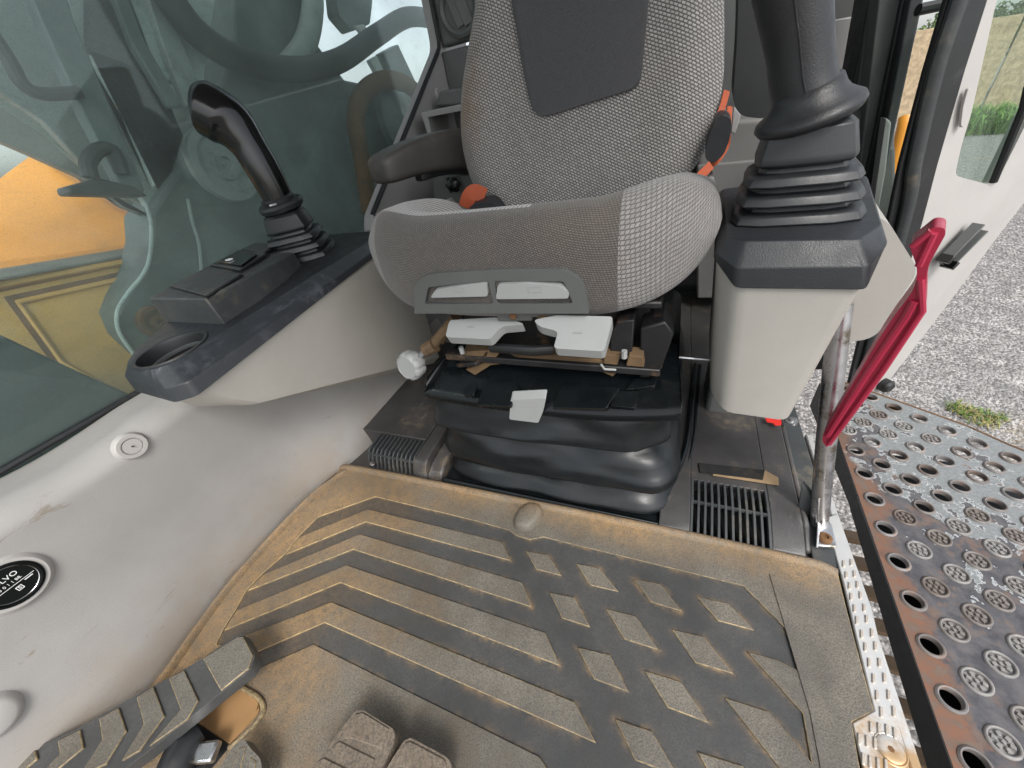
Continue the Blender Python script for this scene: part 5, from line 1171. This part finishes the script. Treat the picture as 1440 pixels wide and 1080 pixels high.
for (px, py, r, m_) in ((300, 222, .060, BOOML), (300, 222, .040, BOOMC), (312, 236, .014, BOOML), (215, 452, .030, BOOMC), (218, 455, .014, RUST), (402, 235, .06, BOOML)):
    pass
for px, py, r in ((312, 232, .085), (218, 452, .036)):
    q = P(px, py, 'x', -1.10); build('pivot_pin', lathe([(r*.18, .012), (r*.2, .02), (r*.4, .02), (r*.44, .008), (r*.72, .008), (r*.76, .018), (r, .018), (r*1.02, .0)], q, (1, 0, 0), 40), BOOML if r > .05 else RUST, bm_)
lplate('pale_plate', [(285, 130), (325, -160), (120, -160), (165, -20), (200, 60), (255, 190), (240, 240), (222, 262), (180, 160), (130, 75)], -1.075, .02, BOOMP, bm_, .003)
lplate('boom_rib', [(236, 0), (250, 40), (285, 130), (262, 150), (228, 60), (190, -60), (210, -60)], -1.055, .02, BOOML, bm_, .003)
cg = empty('reflection_plates', (-1.05, .3, .6), 'grey plates and dark slanting bars standing in for reflections and boom plates, top left of the side window', 'plates')  # made-up plates for reflections in the glass mixed with boom plates
lplate('stand_in_panel', [(-260, -160), (60, -160), (100, 60), (150, 190), (205, 290), (130, 245), (60, 170), (0, 130), (-260, 0)], -1.16, .02, BOOML, cg, .003)
lplate('stand_in_panel', [(60, -160), (190, -160), (230, 100), (245, 250), (212, 300), (150, 190), (100, 60)], -1.14, .02, BOOMP, cg, .003)
lplate('stand_in_panel', [(-300, -200), (380, -200), (380, 320), (225, 320), (150, 262), (70, 200), (0, 150), (-300, 10)], -1.30, .02, BOOML, cg, .003)  # backing plate added to close the bright gaps between the plates
lplate('slant_bar', [(20, -60), (80, -60), (105, 30), (170, 180), (205, 270), (178, 275), (120, 165), (65, 45)], -1.03, .03, BOOMC, cg, .004)
lplate('slant_bar', [(140, -60), (162, -60), (205, 60), (258, 150), (240, 152), (188, 66)], -1.035, .02, BOOMC, cg, .004)
lplate('reflected_band', [(-200, 30), (0, 150), (60, 190), (130, 250), (175, 290), (200, 300), (170, 285), (120, 252), (50, 220), (0, 198), (-200, 120)], -1.12, .02, simple('reflected_band_tone', (.33, .33, .31), .5), cg, .003)  # grey-beige reflection in the window glass, built as a plate
build('mirror_bracket', tube(cat(left([(-30, 20), (10, 80), (32, 118), (60, 132), (112, 130)], -1.02), 6), .010, 10), HOSE, cg)
lplate('step_bracket', [(96, 262), (140, 250), (190, 262), (210, 276), (100, 273)], -1.01, .05, HOSE, cg, .004)
build('lifting_eye', tube(cat(left([(128, 250), (124, 228), (140, 210), (160, 214), (172, 245)], -1.015), 6), .012, 10), HOSE, cg)
hz_ = empty('hydraulic_hose', (-1.0, 1.2, .5), 'thick dark hydraulic hoses arching over the boom outside the window', 'hose', None)
build('hose', tube(cat(left([(215, -40), (270, 40), (340, 85), (420, 98), (480, 84), (530, 50), (575, 24), (620, 30)], -1.02), 6), .030, 16), HOSE, hz_)
build('hose', tube(cat(left([(400, 100), (430, 60), (440, 0), (425, -60)], -1.06), 6), .030, 14), BOOML, hz_)
rt = empty('rusty_hoop', tuple(P(540, 180, 'x', -.99)), 'rusty curved wheel-like hoop behind the window near the armrest', 'hoop')
build('hoop_ring', tube(cat(left([(520, 300), (510, 230), (500, 170), (512, 130), (545, 112), (580, 125), (600, 160), (606, 230), (600, 300)], -1.0), 8), .028, 14), RUST, rt)
build('hoop_disc', lathe([(.001, .01), (.06, .012), (.12, .0), (.13, -.02)], P(565, 175, 'x', -1.03), (1, .1, .1), 28), BOOMC, rt)
lplate('valve_block', [(470, -40), (500, -60), (524, 0), (520, 34), (496, 44), (476, 20)], -1.12, .05, BOOMC, bm_, .006, .01)
lplate('hose_clamp', [(500, 36), (512, 34), (522, 48), (530, 40), (534, 44), (522, 56), (512, 54)], -1.04, .01, PRINT, bm_, .001)
lplate('boom_post', [(538, 74), (560, 62), (592, 130), (570, 138)], -1.13, .04, BOOMC, bm_, .004)
lplate('boom_post', [(520, 84), (530, 78), (552, 126), (545, 130)], -1.14, .02, BOOMP, bm_, .002)
